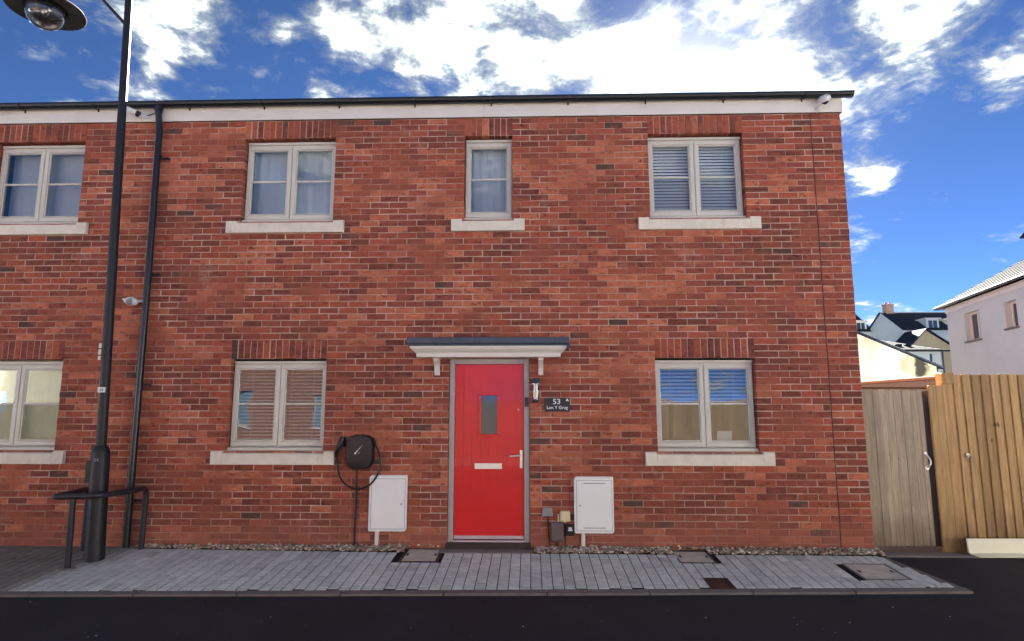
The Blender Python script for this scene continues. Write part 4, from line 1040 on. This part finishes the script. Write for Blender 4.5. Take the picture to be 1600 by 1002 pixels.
m = MB(); m.prism([(dm.y-.8, 6.45), (dm.y+.8, 6.45), (dm.y, 7.0)], dm.x-.7, dm.x+1.5); m.build('dormer_roof', 'slate_dark', t)

# lean-to outhouse with stained cream render
t = thing('rendered_outbuilding', (16, 22, 0), 'low cream rendered gable with black mould stain behind the gate', 'outbuilding')
pk = (12.2, 5.66)
m = MB(); m.add([(10.0, 20, GZ), (17.6, 20, GZ), (17.6, 20, 3.26), (pk[0], 20, pk[1]), (10.0, 20, 4.7)], [(0, 1, 2, 3, 4)])
quad(m, (17.6, 20, GZ), (17.6, 25, GZ), (17.6, 25, 3.26), (17.6, 20, 3.26)); m.build('wall', 'render_cream', t)
m = MB(); m.add([(17.9, 19.9, 3.16), (pk[0], 19.9, pk[1]+.02), (pk[0], 25, pk[1]+.02), (17.9, 25, 3.16), (17.9, 19.9, 3.24), (pk[0], 19.9, pk[1]+.10), (pk[0], 25, pk[1]+.10), (17.9, 25, 3.24)],
      [(0, 3, 2, 1), (4, 5, 6, 7), (0, 1, 5, 4), (1, 2, 6, 5), (2, 3, 7, 6), (3, 0, 4, 7)]); m.build('roof', 'slate_dark', t)
MB().box(17.62, 17.72, 19.95, 25, 3.05, 3.16).build('gutter', 'gutter_black', t)
# low house with grey roof
t = thing('rendered_house', (27, 40, 0), 'low white house with speckled grey roof behind the stained gable', 'house')
wall_with_windows(t, (20, 38), (29.9, 38), GZ, 5.55, [(8.93, 9.25, 4.72, 5.42), (5.0, 5.9, 4.2, 5.2)], 'render_white', .1)
m = MB(); quad(m, (29.9, 38, GZ), (29.9, 46, GZ), (29.9, 46, 5.55), (29.9, 38, 5.55)); m.build('wall', 'render_white', t)
m = MB(); p = [Vector((20, 37.7)), Vector((30.2, 37.7)), Vector((27.8, 42.0)), Vector((22, 42.0))]
roof_slope(m, p[0], p[1], p[2], p[3], 5.55, 6.75, 10); roof_slope(m, p[1], Vector((30.2, 46.3)), p[2], p[2], 5.55, 6.75, 10); m.build('roof', 'slate_roof', t)
for xx in (27.6, 28.3): MB().box(xx-.16, xx+.16, 39.2, 39.6, 6.02, 6.16).build('roof_vent', 'slate_dark', t)
MB().tube([(20, 37.66, 5.56), (30.2, 37.66, 5.54)], .07, 8).build('gutter', 'gutter_black', t)
MB().tube([(29.8, 37.9, 5.5), (29.8, 37.9, GZ)], .06, 8).build('downpipe', 'gutter_black', t)
# beige gabled wing
t = thing('rendered_house', (34, 46, 0), 'beige gable with dark slate roof below the dormered house', 'house')
m = MB(); m.add([(31.4, 45, GZ), (37.5, 45, GZ), (37.5, 45, 5.0), (33.29, 45, 7.93), (31.4, 45, 6.1)], [(0, 1, 2, 3, 4)]); m.build('wall', 'render_beige', t)
m = MB()
m.add([(33.29, 44.8, 7.98), (37.8, 44.8, 4.85), (37.8, 47.9, 4.85), (33.29, 47.9, 7.98), (33.29, 44.8, 8.08), (37.8, 44.8, 4.95), (37.8, 47.9, 4.95), (33.29, 47.9, 8.08)], [(0, 3, 2, 1), (4, 5, 6, 7), (0, 1, 5, 4), (1, 2, 6, 5), (2, 3, 7, 6), (3, 0, 4, 7)])
m.add([(33.29, 44.8, 7.98), (31.2, 44.8, 5.9), (31.2, 47.9, 5.9), (33.29, 47.9, 7.98), (33.29, 44.8, 8.08), (31.2, 44.8, 6.0), (31.2, 47.9, 6.0), (33.29, 47.9, 8.08)], [(0, 1, 2, 3), (4, 7, 6, 5), (0, 4, 5, 1), (1, 5, 6, 2), (2, 6, 7, 3), (3, 7, 4, 0)])
m.build('roof', 'slate_dark', t)
# tall house with dormers
def dormer_house(base, label, xl, xr, y, eave, ridge, chim, dorm, gable_left):
    t = thing('rendered_house', base, label, 'house'); yr = y+3.2
    wall_with_windows(t, (xl, y), (xr, y), GZ, eave, [(a-.45, a+.45, eave-2.2, eave-1.0) for a in [d-xl for d in dorm]], 'render_white', .12)
    m = MB()
    for xx in (xl, xr): MB().add([(xx, y, GZ), (xx, y+6.4, GZ), (xx, y+6.4, eave), (xx, yr, ridge-.08), (xx, y, eave)], [(0, 1, 2, 3, 4)]).build('gable_wall', 'render_white', t)
    m = MB(); roof_slope(m, Vector((xl-.15, y-.2)), Vector((xr+.15, y-.2)), Vector((xr+.15, yr)), Vector((xl-.15, yr)), eave-.05, ridge, 14)
    roof_slope(m, Vector((xr+.15, y+6.6)), Vector((xl-.15, y+6.6)), Vector((xl-.15, yr)), Vector((xr+.15, yr)), eave-.05, ridge, 14); rf = m.build('roof', 'slate_dark', t)
    m = MB(); m.box(chim-.36, chim+.36, yr-.3, yr+.3, ridge-.6, ridge+.62); m.box(chim-.42, chim+.42, yr-.36, yr+.36, ridge+.6205, ridge+.72)
    ch = m.build('chimney', 'chimney_brick', rf)
    for dx in (-.18, .18): MB().tube([(chim+dx, yr, ridge+.72), (chim+dx, yr, ridge+.95)], .09, 8).build('chimney_pot', 'chimney_brick', t)
    for d in dorm:
        zb = eave+.25; m = MB(); m.box(d-.55, d+.55, y+.25, y+2.0, zb-.2, zb+.75); dd = m.build('dormer', 'render_white', t)
        m = MB(); m.box(d-.72, d+.72, y+.1, y+2.2, zb+.7505, zb+.86); m.build('dormer_roof', 'fascia_paint', dd)
        m = MB(); m.box(d-.36, d-.05, y+.2, y+.249, zb-.02, zb+.62); m.box(d+.05, d+.36, y+.2, y+.249, zb-.02, zb+.62); m.build('dormer_pane', 'dark_glass', dd)
    return t
dormer_house((38, 50, 0), 'tall house with dark roof, chimney and two dormers far behind the fence', 33.2, 44, 47.9, 8.3, 10.4, 33.9, (36.0, 38.1), True)
dormer_house((30, 54, 0), 'distant dark roofed house with chimney just past the brick corner', 22, 33.3, 53, 8.8, 11.1, 32.6, (32.4, 29.5), False)
t = thing('rendered_house', (44, 70, 0), 'far house of which only a chimney shows above the grey roof', 'house')
MB().box(38, 46, 68, 75, GZ, 8.6).build('wall', 'render_white', t)
m = MB(); m.prism([(67.7, 8.6), (75.3, 8.6), (71.5, 10.1)], 37.8, 46.2); m.build('roof', 'slate_dark', t)
m = MB(); m.box(42.4, 43.2, 71, 72, 9.6, 10.9); m.build('chimney', 'chimney_brick', t)

# ------------------------------------------------------------------ across the street: brick house and fence mirrored in panes, rest added for bounce
t = thing('brick_house', (-9, -16, 0), 'brick house across the street, mirrored in the window above the charger', 'house')
wall_with_windows(t, (-16, -15.2), (-3.2, -15.2), -.2, 5.1, [(4.6, 5.7, .9, 2.2), (8.0, 8.9, .7, 2.0), (1.5, 2.6, .9, 2.2), (4.6, 5.7, 3.4, 4.5), (8.0, 8.9, 3.4, 4.5), (1.5, 2.6, 3.4, 4.5)], 'opp_brick', .1, 'brown_grey_plastic')
m = MB(); quad(m, (-3.2, -15.2, -.2), (-3.2, -23, -.2), (-3.2, -23, 5.1), (-3.2, -15.2, 5.1)); m.build('wall', 'opp_brick', t)
m = MB(); roof_slope(m, Vector((-3, -14.9)), Vector((-16.3, -14.9)), Vector((-16.3, -19)), Vector((-3, -19)), 5.1, 7.4, 14); m.build('roof', 'roof_tile', t)
for k, (xa, xb, yy, mm) in enumerate(((-27.5, -17, -15.6, 'opp_dark'), (-39, -28.2, -15.2, 'render_white'), (15, 27, -15.4, 'render_cream'), (27.8, 39, -15.2, 'render_white'))):  # added houses, pale ones bounce sunlight onto the front, first darkened for the panes
    t = thing('added_dark_house' if k == 0 else 'rendered_house', ((xa+xb)/2, yy-3, 0), ('added house next to the brick house across the street, darkened to dim its reflection', 'unseen white house added for bounce light two doors along from the brick house across the street',
        'unseen cream house added for bounce light past the end of the fence across the street', 'unseen white house added for bounce light beyond the cream one across the street')[k], 'house')
    wall_with_windows(t, (xa, yy), (xb, yy), -.2, 5.2, [(1.5, 2.6, 3.5, 4.6), (6.5, 7.6, 3.5, 4.6), (1.5, 2.6, .9, 2.1), (6.5, 7.6, .9, 2.1)], mm, .1)
    m = MB(); roof_slope(m, Vector((xb+.2, yy+.25)), Vector((xa-.2, yy+.25)), Vector((xa-.2, yy-4)), Vector((xb+.2, yy-4)), 5.2, 7.3, 12); m.build('roof', 'roof_tile', t)
struct(MB().box(-40, 40, -15.1, -11.2, -.3, -.105).build('bounce_forecourt', 'slab'))  # pale paving added out of view to bounce sunlight onto the brick front
t = thing('garden_fence', (6, -13, 0), 'wooden fence across the street, mirrored in the window beside the nameplate', 'fence')
x = -2.8
while x < 14:
    b = MB(); b.box(x, x+.148, -13.0, -12.975, -.15, 1.75); o = b.build('board', 'fence_wood', t); o.color = tone((.09, .065, .04), .14); x += .15
